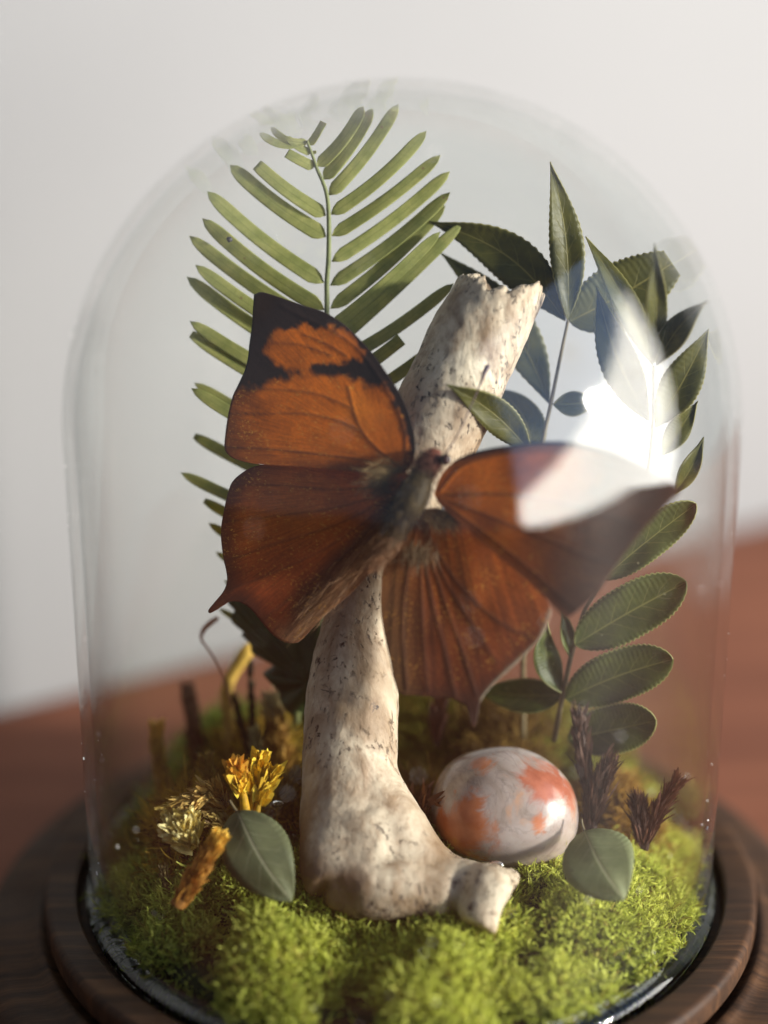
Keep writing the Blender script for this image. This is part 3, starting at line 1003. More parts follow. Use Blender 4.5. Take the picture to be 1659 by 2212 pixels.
# --- lobed leaf behind the left hind wing
c5 = lambda p: (379 + p[0] * .2538, 1246 + p[1] * .2538)
lob = [(420, 150), (455, 230), (505, 280), (470, 340), (505, 405), (600, 455), (565, 490), (640, 570), (650, 640), (725, 690), (835, 740), (750, 820), (800, 890), (880, 980), (905, 1080), (1000, 1180), (1120, 1130), (1230, 900), (1330, 700), (1400, 420), (1300, 200), (1000, 60), (700, 40), (520, 80)]
lo = np.array([c5(p) for p in lob]); ctr = np.array(c5((1130, 900)))
out = spline(np.vstack([lo, lo[:1]]), 140)[:-1]
tt = np.linspace(.01, 1, 12)
V_, UV_ = [], []
for k, t in enumerate(tt):
    q = ctr + (out - ctr) * t
    a = np.arctan2(out[:, 1] - ctr[1], out[:, 0] - ctr[0])
    dep = .412 + .0012 * t * np.cos(a * 7) + .004 * t * t + (q[:, 1] - 1450) * .000012
    V_.append(W(q[:, 0], q[:, 1], dep)); UV_.append(np.stack([np.full(len(q), t), (a / (2 * PI) * 7) % 1], -1))
lob_leaf = mesh_obj('lobed_leaf', np.vstack(V_), grid_faces(len(tt), len(out), True), mat_leaf('lobed_green', (.018, .038, .010), (.034, .070, .018), (.06, .10, .03), (.05, .09, .03), .3, 5, .5, .08, .4), None, True, None, np.vstack(UV_), onz(660, 1570, .012))
solid(lob_leaf, .0002)
tag(lob_leaf, 'dark green lobed leaf behind the left hind wing tail', 'leaf')

# --- two loose pressed leaves in front
lf_grey = mat_leaf('dull_leaf', (.105, .118, .058), (.165, .175, .085), (.36, .34, .22), (.17, .19, .09), .35, 6, .65, .05, .8, spots=(.09, .06, .03))
lf_pale = mat_leaf('pale_leaf', (.26, .30, .15), (.36, .39, .21), (.50, .49, .32), (.34, .38, .21), .5, 6, .6, .06, .7, spots=(.12, .09, .04))
l1 = leaf('loose_leaf', lf_grey, None, (513, 1752), (630, 1945), 74, origin=onz(620, 1930, .012), bend=10, d0=.3925, d1=.3875, shape='ovate', fold=-.0016, bow=-.0016, tilt=-.0005, teeth=.03, nteeth=16, wavy=.0008)
tag(l1, 'dull grey green leaf leaning against the left side of the bone foot', 'leaf', 'loose pressed leaves')
stem_obj('stem', [(496, 1728, .3930, 2.5), (503, 1740, .3928, 3), (516, 1760, .3923, 3.5)], lf_stem, None, 12).parent = l1
l2 = leaf('loose_leaf', lf_pale, None, (1262, 1795), (1348, 1942), 80, origin=onz(1340, 1950, .010), bend=6, d0=.3960, d1=.3860, shape='ovate', fold=-.0016, bow=-.0016, tilt=-.001, teeth=.03, nteeth=16, wavy=.0008)
tag(l2, 'pale green leaf lying on bright moss below the egg shaped stone', 'leaf', 'loose pressed leaves')
stem_obj('stem', [(1256, 1768, .3968, 2.5), (1258, 1782, .3965, 3), (1266, 1805, .3957, 3.5)], lf_stem, None, 12).parent = l2
for l in (l1, l2):
    for c_ in l.children:
        c_.location = -l.location


# ------------------------------------------------------------------ butterfly
def poly_sdf(px, py, poly):
    """signed distance (negative inside) to a polygon, vectorised"""
    p = np.asarray(poly, float); q = np.roll(p, -1, 0)
    d2 = np.full(px.shape, 1e18); ins = np.zeros(px.shape, bool)
    for (x0, y0), (x1, y1) in zip(p, q):
        ex, ey = x1 - x0, y1 - y0
        t = np.clip(((px - x0) * ex + (py - y0) * ey) / (ex * ex + ey * ey + 1e-9), 0, 1)
        d2 = np.minimum(d2, (px - x0 - t * ex) ** 2 + (py - y0 - t * ey) ** 2)
        cnd = ((y0 > py) != (y1 > py)) & (px < (x1 - x0) * (py - y0) / (y1 - y0 + 1e-12) + x0)
        ins ^= cnd
    d = np.sqrt(d2)
    return np.where(ins, -d, d)


def line_d(px, py, pts):
    p = spline(pts, 24); d2 = np.full(px.shape, 1e18)
    for (x0, y0), (x1, y1) in zip(p[:-1], p[1:]):
        ex, ey = x1 - x0, y1 - y0
        t = np.clip(((px - x0) * ex + (py - y0) * ey) / (ex * ex + ey * ey + 1e-9), 0, 1)
        d2 = np.minimum(d2, (px - x0 - t * ex) ** 2 + (py - y0 - t * ey) ** 2)
    return np.sqrt(d2)


def wing(name, outline, root, depth_fn, color_fn, veins, parent, mat, label=None, nring=80, nout=280):
    o = spline(np.vstack([outline, outline[:1]]), nout + 1)[:-1]
    t = np.linspace(.004, 1, nring)
    X = root[0] + (o[None, :, 0] - root[0]) * t[:, None]; Y = root[1] + (o[None, :, 1] - root[1]) * t[:, None]
    vd = np.full(X.shape, 1e9)
    for q in veins: vd = np.minimum(vd, line_d(X, Y, q))
    dep = depth_fn(X, Y) - .00009 * np.exp(-(vd / 5.0) ** 2) + .0004 * (vnoise(np.stack([X / 60, Y / 60, X * 0], -1)) - .5) - .00007 * np.clip(1 - vd / 40., 0, 1)
    C_ = color_fn(X, Y, t[:, None] * np.ones_like(X), vd)
    v = W(X, Y, dep).reshape(-1, 3)
    ar = np.arctan2(o[:, 1] - root[1], o[:, 0] - root[0])
    UVw = np.stack([np.stack([np.cos(ar), np.sin(ar)], -1) * .0 + np.stack([ar, ar * 0], -1)] * nring, 0)
    UVw[..., 1] = t[:, None]
    ob = mesh_obj(name, v, grid_faces(nring, nout, True), mat, parent, True, C_.reshape(-1, 3), UVw.reshape(-1, 2))
    if label: ob['label'] = label
    return solid(ob, .00018)


def lerp(a, b, t):
    return np.asarray(a) + (np.asarray(b) - np.asarray(a)) * t[..., None] if np.ndim(t) else np.asarray(a) + (np.asarray(b) - np.asarray(a)) * t


c3 = lambda p: (421 + p[0] * .3806, 589.4 + p[1] * .3806)
C3 = lambda L: np.array([c3(p) for p in L]); C4 = lambda L: np.array([c4(p) for p in L])
wing_mat = mat_vcol('wing_scales', .55, .22, 1500, .22, .15, gold=(.75, .36, .06))
hair_mat = mat_vcol('butterfly_hair', .6, .15, 900, .3)

bfly = thing('butterfly', 'brown and orange butterfly with spread wings pinned in front of the bone', 'butterfly', W(900, 1060, .388))
ORANGE = np.array([.80, .20, .004]); RUST = np.array([.215, .052, .010]); DARK = np.array([.026, .010, .006]); MAROON = np.array([.100, .024, .010]); TAN = np.array([.34, .175, .085])

lf_out = C3([(336, 122), (375, 108), (430, 120), (520, 150), (620, 184), (720, 215), (800, 258), (870, 310), (950, 390), (1020, 470), (1090, 570), (1150, 660), (1200, 760), (1235, 870), (1250, 960), (1245, 1040), (1215, 1110), (1150, 1140), (1000, 1135), (850, 1122), (700, 1108), (560, 1096), (380, 1086), (300, 1076), (220, 1052), (182, 1022), (168, 985), (175, 900), (190, 800), (215, 700), (243, 640), (280, 560), (300, 490), (310, 400), (324, 300), (330, 200)])
band1 = C3([(425, 450), (440, 420), (480, 372), (560, 342), (650, 336), (750, 332), (830, 360), (890, 420), (915, 462), (870, 462), (820, 487), (740, 472), (640, 466), (612, 512), (540, 522), (470, 505)])
mainp = C3([(200, 700), (400, 668), (500, 645), (560, 600), (640, 590), (720, 612), (800, 605), (880, 622), (950, 668), (1000, 655), (1040, 668), (1090, 730), (1145, 840), (1180, 980), (1190, 1140), (1000, 1180), (700, 1170), (300, 1170), (120, 1080), (120, 800)])
lf_veins = [C3([(1170, 1110), (1050, 1010), (950, 900), (905, 790), (870, 650)]), C3([(960, 905), (820, 840), (620, 800), (380, 800), (190, 800)]), C3([(900, 770), (700, 690), (500, 665), (240, 655)]), C3([(1150, 1120), (950, 1060), (700, 1030), (420, 1000), (180, 990)]),
            C3([(1190, 1090), (1190, 900), (1110, 700), (960, 470), (800, 340), (500, 190)]), C3([(860, 470), (760, 410), (620, 350)]), C3([(780, 470), (600, 410), (420, 400)])]


def col_lf(X, Y, t, vd):
    wob = 9 * n2(X, Y, .05, 2) + 5 * n2(X, Y, .16, 4)
    m = np.maximum(sstep(7, -7, poly_sdf(X, Y, band1) - 11 + wob * 1.5), sstep(10, -10, poly_sdf(X, Y, mainp) - 11 + wob * 1.4))
    org = lerp(ORANGE * np.array([.82, .8, .8]), ORANGE, .5 + .5 * n2(X, Y, .03, 7))
    # brown towards the outer margin and the costa
    mar = sstep(640, 490, X + (Y - 800) * .12 + 12 * n2(X, Y, .04, 9))
    org = lerp(org, np.array([.12, .034, .009]), mar * .95)
    org = lerp(org, RUST, sstep(930, 1010, Y) * .4)
    org = org * (1 + .22 * n2(X, Y, .012, 21) + .16 * n2(X, Y, .05, 22))[..., None]
    glow = np.exp(-(np.hypot(X - 775, Y - 880) / 34) ** 2); org = lerp(org, np.array([.85, .27, .015]), glow * .55)
    c = lerp(DARK, org, m)
    costa = sstep(26, 4, -poly_sdf(X, Y, lf_out)) * sstep(600, 800, X)
    c = lerp(c, np.array([.10, .028, .014]), costa * .8 * m)
    c = lerp(c, DARK * 1.6, np.exp(-(vd / 2.6) ** 2) * .55)
    return c


lh_out = C3([(1190, 1120), (1000, 1110), (900, 1105), (600, 1082), (420, 1085), (330, 1100), (260, 1140), (210, 1190), (185, 1260), (165, 1350), (150, 1440), (150, 1520), (163, 1620), (180, 1700), (182, 1755), (160, 1810), (112, 1868), (78, 1912), (84, 1930), (112, 1918), (158, 1884), (204, 1864), (262, 1872), (320, 1910), (380, 1980), (440, 2050), (500, 2090), (560, 2100), (605, 2080), (690, 1990), (760, 1920), (850, 1850), (940, 1760), (1000, 1690), (1060, 1600), (1120, 1510), (1200, 1380), (1230, 1200)])
lh_veins = [C3([(1150, 1200), (800, 1230), (450, 1200), (230, 1200)]), C3([(1150, 1230), (800, 1330), (450, 1380), (160, 1420)]), C3([(1140, 1260), (800, 1430), (450, 1540), (170, 1640)]), C3([(1130, 1290), (800, 1530), (500, 1680), (200, 1800)]),
            C3([(1120, 1320), (850, 1600), (600, 1800), (400, 1960)]), C3([(1110, 1350), (900, 1640), (700, 1850), (520, 2060)])]


def col_lh(X, Y, t, vd):
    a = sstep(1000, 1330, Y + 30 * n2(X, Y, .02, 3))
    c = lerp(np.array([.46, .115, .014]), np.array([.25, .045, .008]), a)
    c = c * (1 + .45 * n2(X, Y, .010, 31) + .25 * n2(X, Y, .035, 32))[..., None]
    c = lerp(c, np.array([.50, .15, .018]), np.exp(-(np.hypot((X - 640) / 90, (Y - 1090) / 55)) ** 2) * .45)
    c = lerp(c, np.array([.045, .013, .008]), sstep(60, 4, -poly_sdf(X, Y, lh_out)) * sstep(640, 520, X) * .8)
    # dusky streak, then the hairy tan inner fold
    s = (X - c3((1100, 1380))[0]) * .76 + (Y - c3((1100, 1380))[1]) * .62
    q = (X - c3((1100, 1380))[0]) * .62 - (Y - c3((1100, 1380))[1]) * -.0
    fold = line_d(X, Y, C3([(1080, 1560), (900, 1740), (740, 1900), (560, 2060)]))
    dusk = line_d(X, Y, C3([(1130, 1300), (960, 1500), (800, 1660), (620, 1900)]))
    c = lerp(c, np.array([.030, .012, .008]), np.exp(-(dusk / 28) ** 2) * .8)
    c = lerp(c, TAN * (.75 + .35 * n2(X * .6 + Y, Y * .6 - X, .06, 5))[..., None], np.exp(-(fold / 34) ** 2) * .85)
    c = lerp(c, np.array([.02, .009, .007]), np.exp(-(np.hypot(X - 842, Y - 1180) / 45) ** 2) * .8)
    c = lerp(c, DARK * 1.8, np.exp(-(vd / 3) ** 2) * .4)
    return c


rf_out = C4([(300, 400), (330, 320), (365, 275), (410, 236), (480, 205), (560, 185), (640, 172), (740, 156), (850, 150), (960, 155), (1100, 185), (1250, 245), (1400, 330), (1462, 380), (1458, 395), (1420, 435), (1350, 505), (1260, 610), (1180, 720), (1130, 790), (1080, 860), (1020, 920), (960, 968), (925, 985), (895, 960), (850, 915), (780, 845), (700, 772), (600, 690), (500, 605), (400, 515), (330, 450)])
rf_veins = [C4([(330, 410), (560, 400), (800, 420), (1050, 480), (1300, 560)]), C4([(330, 420), (500, 480), (700, 560), (900, 640), (1150, 740)]), C4([(330, 430), (520, 570), (700, 710), (850, 840), (980, 950)]), C4([(330, 380), (450, 260), (700, 200), (1000, 215), (1400, 360)])]


def col_rf(X, Y, t, vd):
    c = lerp(ORANGE * .95, RUST * 1.3, sstep(1010, 1250, Y))
    tip = sstep(1190, 1310, X + .35 * (Y - 1050) + 14 * n2(X, Y, .05, 1))
    c = lerp(c, DARK * 1.3, tip * .92)
    cost = sstep(22, 3, -poly_sdf(X, Y, rf_out)) * sstep(1030, 980, Y)
    c = lerp(c, DARK * 1.5, cost)
    edge = line_d(X, Y, C4([(330, 450), (600, 690), (780, 845), (925, 985)]))
    c = lerp(c, np.array([.26, .085, .035]), np.exp(-(edge / 9) ** 2) * .6)
    blur = line_d(X, Y, C4([(800, 560), (950, 690), (1100, 800)]))
    c = lerp(c, np.array([.19, .075, .040]), np.exp(-(blur / 40) ** 2) * .5)
    c = lerp(c, DARK * 1.6, np.exp(-(vd / 4) ** 2) * .5)
    return c


rh_out = C4([(260, 470), (330, 470), (420, 520), (520, 600), (640, 690), (780, 830), (852, 935), (846, 1000), (805, 1080), (742, 1150), (680, 1212), (600, 1284), (545, 1345), (518, 1392), (508, 1440), (498, 1488), (488, 1502), (480, 1488), (480, 1440), (468, 1415), (430, 1388), (370, 1364), (280, 1358), (200, 1352), (155, 1350), (130, 1330), (110, 1270), (92, 1180), (70, 1080), (52, 970), (50, 870), (58, 770), (80, 690), (150, 600), (205, 520)])
rh_veins = [C4([(240, 520), (330, 700), (420, 830), (600, 1000), (760, 1080)]), C4([(240, 530), (350, 800), (470, 1000), (600, 1200)]), C4([(238, 540), (330, 850), (420, 1100), (500, 1350)]), C4([(235, 540), (280, 850), (340, 1100), (400, 1350)]), C4([(230, 540), (240, 850), (250, 1100), (270, 1330)]), C4([(225, 540), (170, 800), (150, 1050), (170, 1320)])]


def col_rh(X, Y, t, vd):
    c = lerp(np.array([.46, .11, .016]), np.array([.20, .044, .011]), sstep(1180, 1480, Y + 25 * n2(X, Y, .02, 6)))
    streak = n2((X - 900) * 900 / (np.maximum(Y - 1000, 60) + 300), Y * .05, .09, 8)
    c = c * (.72 * (1 + .55 * streak + .25 * n2(X, Y, .012, 41)))[..., None]
    c = lerp(c, np.array([.05, .014, .008]), sstep(40, 3, -poly_sdf(X, Y, rh_out)) * sstep(1300, 1450, Y) * .6)
    inner = sstep(930, 850, X - (Y - 1200) * .02)
    c = lerp(c, np.array([.13, .072, .030]) * (1 + .5 * streak)[..., None], inner * .7)
    c = lerp(c, DARK * 1.8, np.exp(-(vd / 6) ** 2) * .6)
    tail = np.exp(-(np.hypot(X - 1023, Y - 1540) / 60) ** 2)
    c = lerp(c, DARK * 1.4, tail * .8)
    mg = np.exp(-(line_d(X, Y, C4([(852, 950), (805, 1080), (742, 1150), (600, 1284), (530, 1370)])) / 5) ** 2)  # pale rim highlight along the outer edge, painted into the wing colour
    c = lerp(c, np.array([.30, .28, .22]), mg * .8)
    return c


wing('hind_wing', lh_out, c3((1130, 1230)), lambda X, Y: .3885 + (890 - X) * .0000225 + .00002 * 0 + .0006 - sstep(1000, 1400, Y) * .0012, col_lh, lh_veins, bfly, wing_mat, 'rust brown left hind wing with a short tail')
wing('fore_wing', lf_out, c3((1130, 1060)), lambda X, Y: .3870 + (890 - X) * .0000225 + sstep(900, 620, Y) * .0012, col_lf, lf_veins, bfly, wing_mat, 'orange left fore wing with black tip and bar')
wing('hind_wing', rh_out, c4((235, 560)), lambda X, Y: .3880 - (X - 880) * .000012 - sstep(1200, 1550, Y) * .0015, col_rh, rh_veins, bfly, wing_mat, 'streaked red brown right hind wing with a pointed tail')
wing('fore_wing', rf_out, c4((420, 440)), lambda X, Y: .3870 - np.clip(X - 900, 0, None) * .000028, col_rf, rf_veins, bfly, wing_mat, 'right fore wing with dark tip towards the viewer')

# body: one continuous surface
bp = spline([(944, 975, .3855, 14), (936, 986, .3850, 26), (926, 1004, .3850, 27), (915, 1022, .3850, 26), (902, 1050, .3845, 38), (885, 1085, .3845, 42), (868, 1115, .3850, 36), (852, 1145, .3850, 33), (835, 1175, .3852, 28), (815, 1205, .3856, 20), (792, 1235, .3862, 8)], 70)
path = W(bp[:, 0], bp[:, 1], bp[:, 2]); rad = bp[:, 3] * .80 * bp[:, 2] / FPX
v, f = tube(path, rad, 28)
tcol = np.linspace(0, 1, 72)
hc = []
for t in tcol:
    c_ = lerp(np.array([.16, .045, .025]), np.array([.07, .045, .016]), float(sstep(.18, .28, t)))
    c_ = lerp(c_, np.array([.06, .036, .018]), float(sstep(.5, .6, t)))
    c_ = lerp(c_, np.array([.26, .12, .06]), float(sstep(.75, .95, t)))
    hc.append(np.repeat(c_[None] * (1 - .25 * (1 if (t > .5 and int(t * 40) % 2) else 0)), 28, 0))
body = mesh_obj('body', v + .0004 * (vnoise(v * 900) - .5)[:, None], f, hair_mat, bfly, True, np.vstack(hc))
# fuzz on thorax and abdomen
N = 5200
k = rng.integers(6, 66, N); a = rng.uniform(0, 2 * PI, N)
tan = unit(np.gradient(path, axis=0))
ref = np.cross(tan, np.array([.31, -.93, .2])); ref = unit(ref); bi = np.cross(tan, ref)
nrm = ref[k] * np.cos(a)[:, None] + bi[k] * np.sin(a)[:, None]
pb = path[k] + nrm * (rad[k] * .97)[:, None] + rng.normal(size=(N, 3)) * .0002
dr = unit(nrm * .55 + tan[k] * .8 + rng.normal(size=(N, 3)) * .3)
v, f = ribbons(pb, dr, rng.uniform(.0006, .0016, N), rng.uniform(.00006, .00012, N), rng.normal(size=(N, 3)) * .3, 3)
u = rng.uniform(0, 1, N)[:, None]; kk = (k / 70.)[:, None]
fc = np.where(u < .25, np.array([.15, .09, .028]), np.where(u < .40, np.array([.035, .036, .05]), np.array([.035, .018, .008])))
fc = np.where(kk > .72, np.array([.20, .10, .05]) * (.6 + .8 * u), fc); fc = np.where(kk < .26, np.array([.13, .05, .03]), fc)
tag(mesh_obj('fuzz', v, f, hair_mat, body, True, np.repeat(fc, 8, 0)), kind='stuff')
# tufts of golden hair at the wing roots
for (qx, qy, dx, dy, cc) in ((840, 1020, -1, .15, (.34, .22, .09)), (828, 1045, -1, .35, (.16, .11, .06)), (945, 1115, .6, .5, (.30, .18, .08)), (968, 1108, 1, .35, (.18, .10, .05)), (905, 1190, -.2, 1, (.20, .13, .07))):
    N = 420
    X = qx + rng.normal(size=N) * 17; Y = qy + rng.normal(size=N) * 12
    pb = W(X, Y, np.full(N, .3862)); dr = unit(RT * dx - UP * dy - FW * .25 + rng.normal(size=(N, 3)) * .35)
    v, f = ribbons(pb, dr, rng.uniform(.0012, .0035, N), rng.uniform(.00005, .0001, N), rng.normal(size=(N, 3)) * .2, 3)
    tag(mesh_obj('hair_tuft', v, f, hair_mat, bfly, True, np.repeat(np.array(cc) * rng.uniform(.5, 1.2, (N, 1)), 8, 0)), kind='stuff')
# long hairs on the inner fold of the left hind wing
N = 650
s = rng.uniform(0, 1, N)
P0 = C3([(1080, 1500), (640, 1960)])
X = P0[0, 0] + (P0[1, 0] - P0[0, 0]) * s + rng.normal(size=N) * 14; Y = P0[0, 1] + (P0[1, 1] - P0[0, 1]) * s + rng.normal(size=N) * 14
pb = W(X, Y, .3885 + (890 - X) * .0000225 - sstep(1000, 1400, Y) * .0012 - .0001)
dr = unit(-RT * .7 - UP * .75 + rng.normal(size=(N, 3)) * .14 - FW * .06)
v, f = ribbons(pb, dr, rng.uniform(.002, .0045, N), rng.uniform(.00004, .00008, N), rng.normal(size=(N, 3)) * .05, 3)
tag(mesh_obj('hair_fringe', v, f, hair_mat, bfly, True, np.repeat(TAN * rng.uniform(.35, .95, (N, 1)), 8, 0)), kind='stuff')
# eye and antenna
ec = W(962, 992, .3832)
e = np.stack([sx, sy, sz], -1).reshape(-1, 3) * .00105 + ec
mesh_obj('eye', e, grid_faces(nu, nv, True), mat_plain('eye', (.035, .012, .010), .2), bfly)
stem_obj('antenna', [(960, 985, .3850, 2.2), (990, 935, .3855, 1.8), (1020, 870, .3862, 1.8), (1038, 828, .3868, 2.4), (1046, 805, .3872, 5), (1053, 792, .3874, 5.5), (1056, 787, .3875, 2)], mat_plain('antenna', (.045, .014, .014), .45), bfly, 60)


# ------------------------------------------------------------------ dried sprigs
def sprig(name, label, cat, stems, leaf_len, leaf_w, spread, n_leaf, col_a, col_b, tipcol=None, stem_r=3.0, start=.05, group=None, curl=.35, seg=4, lift=1.0):
    """stems: list of plan polylines (px, py, depth); narrow leaves spiral up each stem"""
    base = W(*[np.float64(q) for q in stems[0][0][:3]])
    t = thing(name, label, cat, base, group)
    for st in stems:
        p = spline([(*q[:3], 0) for q in st], 40)
        path = W(p[:, 0], p[:, 1], p[:, 2])
        v, f = tube(path, np.linspace(1, .12, 40) ** .8 * pxm(stem_r, .4), 8)
        cols = np.array(col_a) * .8
        mesh_obj('stem', v, f, sprig_mat, t, True, np.repeat(cols[None], len(v), 0))
        N = n_leaf
        s = start + (1 - start) * rng.uniform(0, 1, N) ** .85
        i = np.clip((s * 39).astype(int), 0, 38)
        tg = unit(np.gradient(path, axis=0))[i]
        rd = unit(np.cross(tg, rng.normal(size=(N, 3))))
        d = unit(tg * lift + rd * spread)
        L = pxm(leaf_len, .4) * rng.uniform(.6, 1.25, N) * (1 - .35 * s)
        v, f = ribbons(path[i] + rd * pxm(stem_r * .5, .4), d, L, pxm(leaf_w, .4) * rng.uniform(.7, 1.3, N), -rd * curl * spread * .6 + rng.normal(size=(N, 3)) * .12, seg)
        u = rng.uniform(0, 1, (N, 1))
        c = np.array(col_a) * (1 - u) + np.array(col_b) * u
        if tipcol is not None:
            k = sstep(.55, .95, s)[:, None]; c = c * (1 - k) + np.array(tipcol) * k * rng.uniform(.75, 1.15, (N, 1))
        tag(mesh_obj('leaves', v, f, sprig_mat, t, True, np.repeat(c, 2 * (seg + 1), 0)), kind='stuff')
    return t


sprig_mat = mat_vcol('dry_sprig', .65, .18, 800, .35)
BR1, BR2 = (.045, .020, .012), (.12, .055, .032)
sprig('brown_sprig', 'tall dark brown spiky moss sprig right of the egg shaped stone', 'moss sprig', [[(1272, 1800, .4050), (1275, 1720, .4055), (1262, 1640, .406), (1252, 1555, .4065)], [(1280, 1790, .4045), (1292, 1720, .4045), (1312, 1660, .4045)]], 72, 9, .58, 420, BR1, BR2, stem_r=10, curl=.9)
sprig('brown_sprig', 'short forked dark brown spiky sprig at the right edge of the moss', 'moss sprig', [[(1393, 1835, .4035), (1410, 1780, .4030), (1440, 1725, .4025), (1462, 1692, .402)], [(1390, 1832, .4035), (1383, 1780, .4035), (1378, 1735, .4035)]], 54, 9, .5, 260, BR1, (.15, .06, .032), stem_r=8)
sprig('brown_sprig', 'small red brown sprig in the shade below the right hind wing', 'moss sprig', [[(942, 1610, .418), (945, 1565, .4185), (950, 1510, .419)]], 56, 9, .34, 320, (.055, .020, .012), (.15, .055, .028), stem_r=7)
sprig('brown_sprig', 'dark brown moss spike standing at the back left of the dome', 'moss sprig', [[(428, 1680, .4300), (418, 1570, .431), (405, 1478, .432)]], 34, 7, 1.5, 900, (.030, .016, .010), (.08, .042, .024), stem_r=10)
sprig('rust_sprig', 'small rust brown dried leaf cluster between bone and stone', 'moss sprig', [[(890, 1800, .4030), (905, 1745, .4030), (925, 1695, .4035)], [(890, 1800, .4030), (925, 1735, .4015), (975, 1745, .400)], [(892, 1795, .403), (885, 1750, .4035), (880, 1715, .404)]], 50, 12, .40, 12, (.10, .038, .016), (.26, .10, .035), stem_r=4)
sprig('yellow_sprig', 'slim olive yellow moss stem at the far left', 'moss sprig', [[(362, 1745, .4180), (350, 1680, .4185), (340, 1615, .419), (338, 1562, .4195)]], 30, 8, 1.4, 700, (.26, .17, .03), (.62, .42, .08), (.85, .52, .09), stem_r=10)
sprig('yellow_sprig', 'olive moss bud standing left of the yellow clubs', 'moss sprig', [[(470, 1740, .4090), (458, 1690, .409), (446, 1640, .4095)]], 38, 10, .7, 420, (.16, .10, .02), (.42, .29, .06), stem_r=9)
sprig('yellow_sprig', 'olive feathery sprig beside the left edge of the bone', 'moss sprig', [[(585, 1760, .4060), (615, 1710, .4065), (645, 1675, .407)]], 46, 9, .7, 420, (.14, .095, .02), (.38, .26, .05), stem_r=6)
sprig('yellow_sprig', 'golden sprig with pale tip behind the left side of the bone', 'moss sprig', [[(612, 1680, .4180), (600, 1600, .419), (588, 1505, .42)]], 54, 9, 1.1, 640, (.20, .10, .02), (.48, .27, .05), (.55, .46, .24), stem_r=7)
sprig('yellow_sprig', 'small pale olive tuft behind the yellow clubs', 'moss sprig', [[(562, 1660, .4150), (556, 1620, .4155), (550, 1582, .416)]], 34, 9, .55, 240, (.16, .13, .04), (.38, .34, .16), stem_r=6)
sprig('yellow_sprig', 'small olive sprig low at the front left', 'moss sprig', [[(372, 1975, .4000), (362, 1925, .4005), (352, 1875, .401)]], 24, 7, .6, 260, (.12, .085, .03), (.32, .25, .10), stem_r=5)
sprig('dark_sprig', 'dark olive club moss sprig behind the yellow moss', 'moss sprig', [[(545, 1660, .4200), (545, 1560, .421), (540, 1430, .422)], [(540, 1640, .42), (520, 1560, .421), (505, 1505, .4215)], [(548, 1650, .42), (575, 1580, .421), (590, 1530, .422)], [(545, 1650, .42), (530, 1590, .4205), (515, 1560, .4205)]], 28, 9, .9, 260, (.012, .013, .005), (.040, .042, .014), stem_r=5, curl=1.2)
Y1, Y2 = (.75, .42, .02), (.95, .74, .08)
sprig('yellow_club', 'bright yellow moss club with orange top, tallest of the yellow clubs', 'moss sprig', [[(540, 1830, .3975), (528, 1735, .396), (522, 1700, .396), (508, 1648, .396)]], 46, 24, .9, 150, Y1, Y2, (.80, .40, .05), stem_r=14, start=.5)
sprig('yellow_club', 'yellow moss club leaning right beside the tallest one', 'moss sprig', [[(550, 1830, .3985), (545, 1730, .397), (552, 1680, .397), (562, 1634, .397)]], 42, 22, .85, 110, Y1, Y2, stem_r=10, start=.5)
sprig('yellow_club', 'short yellow moss club nearest the olive feathery sprig', 'moss sprig', [[(560, 1830, .3980), (556, 1750, .3965), (572, 1705, .3965), (590, 1664, .3965)]], 40, 22, .85, 100, (.55, .32, .02), (.85, .60, .06), stem_r=10, start=.45)
sprig('cream_tuft', 'fluffy cream yellow moss tuft at the left, lowest of the pale tufts', 'moss sprig', [[(420, 1830, .3960), (395, 1805, .3955), (365, 1785, .395)], [(415, 1825, .396), (405, 1790, .3955), (398, 1765, .395)]], 46, 22, 1.2, 260, (.62, .46, .10), (.95, .84, .40), stem_r=12, start=0)
sprig('cream_tuft', 'brown and cream hairy moss tuft lying above the fluffy cream one', 'moss sprig', [[(490, 1740, .4010), (455, 1715, .4), (405, 1735, .399), (365, 1755, .3985)]], 46, 17, 1.0, 420, (.30, .15, .03), (.75, .52, .16), (.85, .62, .16), stem_r=12, start=0)
sprig('cream_tuft', 'small gold tuft under the hairy moss left of the dull leaf', 'moss sprig', [[(500, 1790, .3995), (470, 1775, .399), (440, 1768, .3985)], [(505, 1790, .4), (490, 1800, .399), (470, 1815, .3985)]], 34, 14, 1.0, 240, (.14, .075, .02), (.60, .45, .14), stem_r=9, start=0)
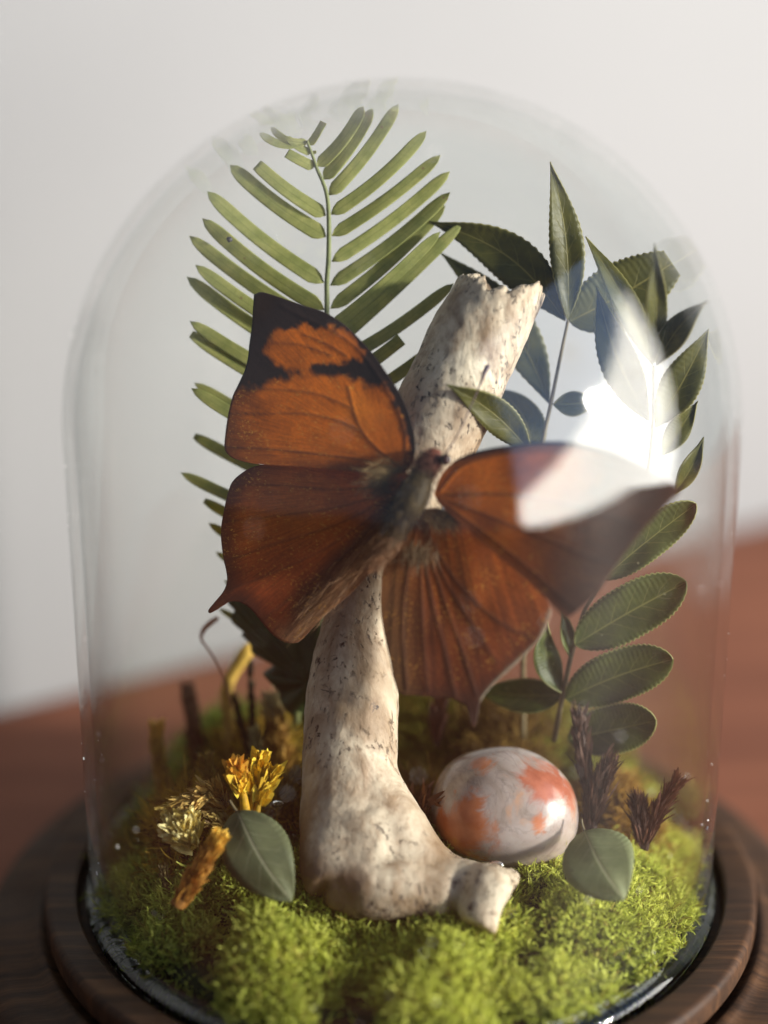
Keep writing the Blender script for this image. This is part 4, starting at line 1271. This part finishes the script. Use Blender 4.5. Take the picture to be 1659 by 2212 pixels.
sprig('yellow_stalk', 'soft fuzzy orange and yellow stalk leaning at the front left', 'stalk', [[(382, 1955, .3890), (405, 1920, .3885), (435, 1870, .3880), (455, 1838, .3878), (470, 1812, .3876)]], 40, 15, .5, 420, (.34, .15, .03), (.60, .30, .05), (.85, .52, .08), stem_r=17, start=0)
for nm_, lb, pts, r_, ca, cb in (
                                 ('yellow_stalk', 'bent yellow stalk below the lobed leaf at the back left', [(498, 1640, .4240, 10), (492, 1560, .4245, 12), (490, 1490, .425, 13), (505, 1450, .4255, 14), (530, 1410, .426, 16), (542, 1392, .4262, 9)], 0, (.30, .17, .03), (.72, .46, .08)),):
    p = spline(pts, 50)
    v, f = tube(W(p[:, 0], p[:, 1], p[:, 2]), p[:, 3] * p[:, 2] / FPX, 14)
    v = v + .0007 * (vnoise(v * 500)[:, None] - .5)
    tcl = np.repeat(np.linspace(0, 1, 52), 14)[:, None]
    o_ = mesh_obj(nm_, v, f, sprig_mat, None, True, np.array(ca) * (1 - tcl) + np.array(cb) * tcl, origin=v[0])
    tag(o_, lb, 'stalk')
# thin curled tendril
td = stem_obj('tendril', [(500, 1530, .4180, 2.2), (488, 1480, .4175, 2.2), (468, 1430, .417, 2.4), (447, 1398, .4165, 2.6), (435, 1380, .416, 3), (440, 1360, .416, 5.5), (455, 1345, .416, 6.5), (471, 1334, .416, 5)], mat_plain('tendril', (.26, .10, .045), .6), None, 60, 8, origin=onz(500, 1530, .012))
tag(td, 'thin curled brown tendril below the left wing tail', 'tendril')
# clear drops of glue under the stone and by the leaf
glue = mat_rim()
for (qx, qy, dd_, rr_, lb) in ((1072, 1868, .3945, 11, 'tiny clear glue drop below the egg shaped stone'), (600, 1735, .4030, 9, 'tiny clear glue drop above the dull leaf')):
    c_ = W(np.float64(qx), np.float64(qy), np.float64(dd_))
    q = np.stack([sx * 1.5, sy, sz * .8], -1).reshape(-1, 3) * pxm(rr_, .4)
    q *= (1 + .3 * (vnoise(q * 900 + qx) - .5))[:, None]
    tag(mesh_obj('glue_drop', q + c_, grid_faces(nu, nv, True), glue, origin=c_), lb, 'glue drop')
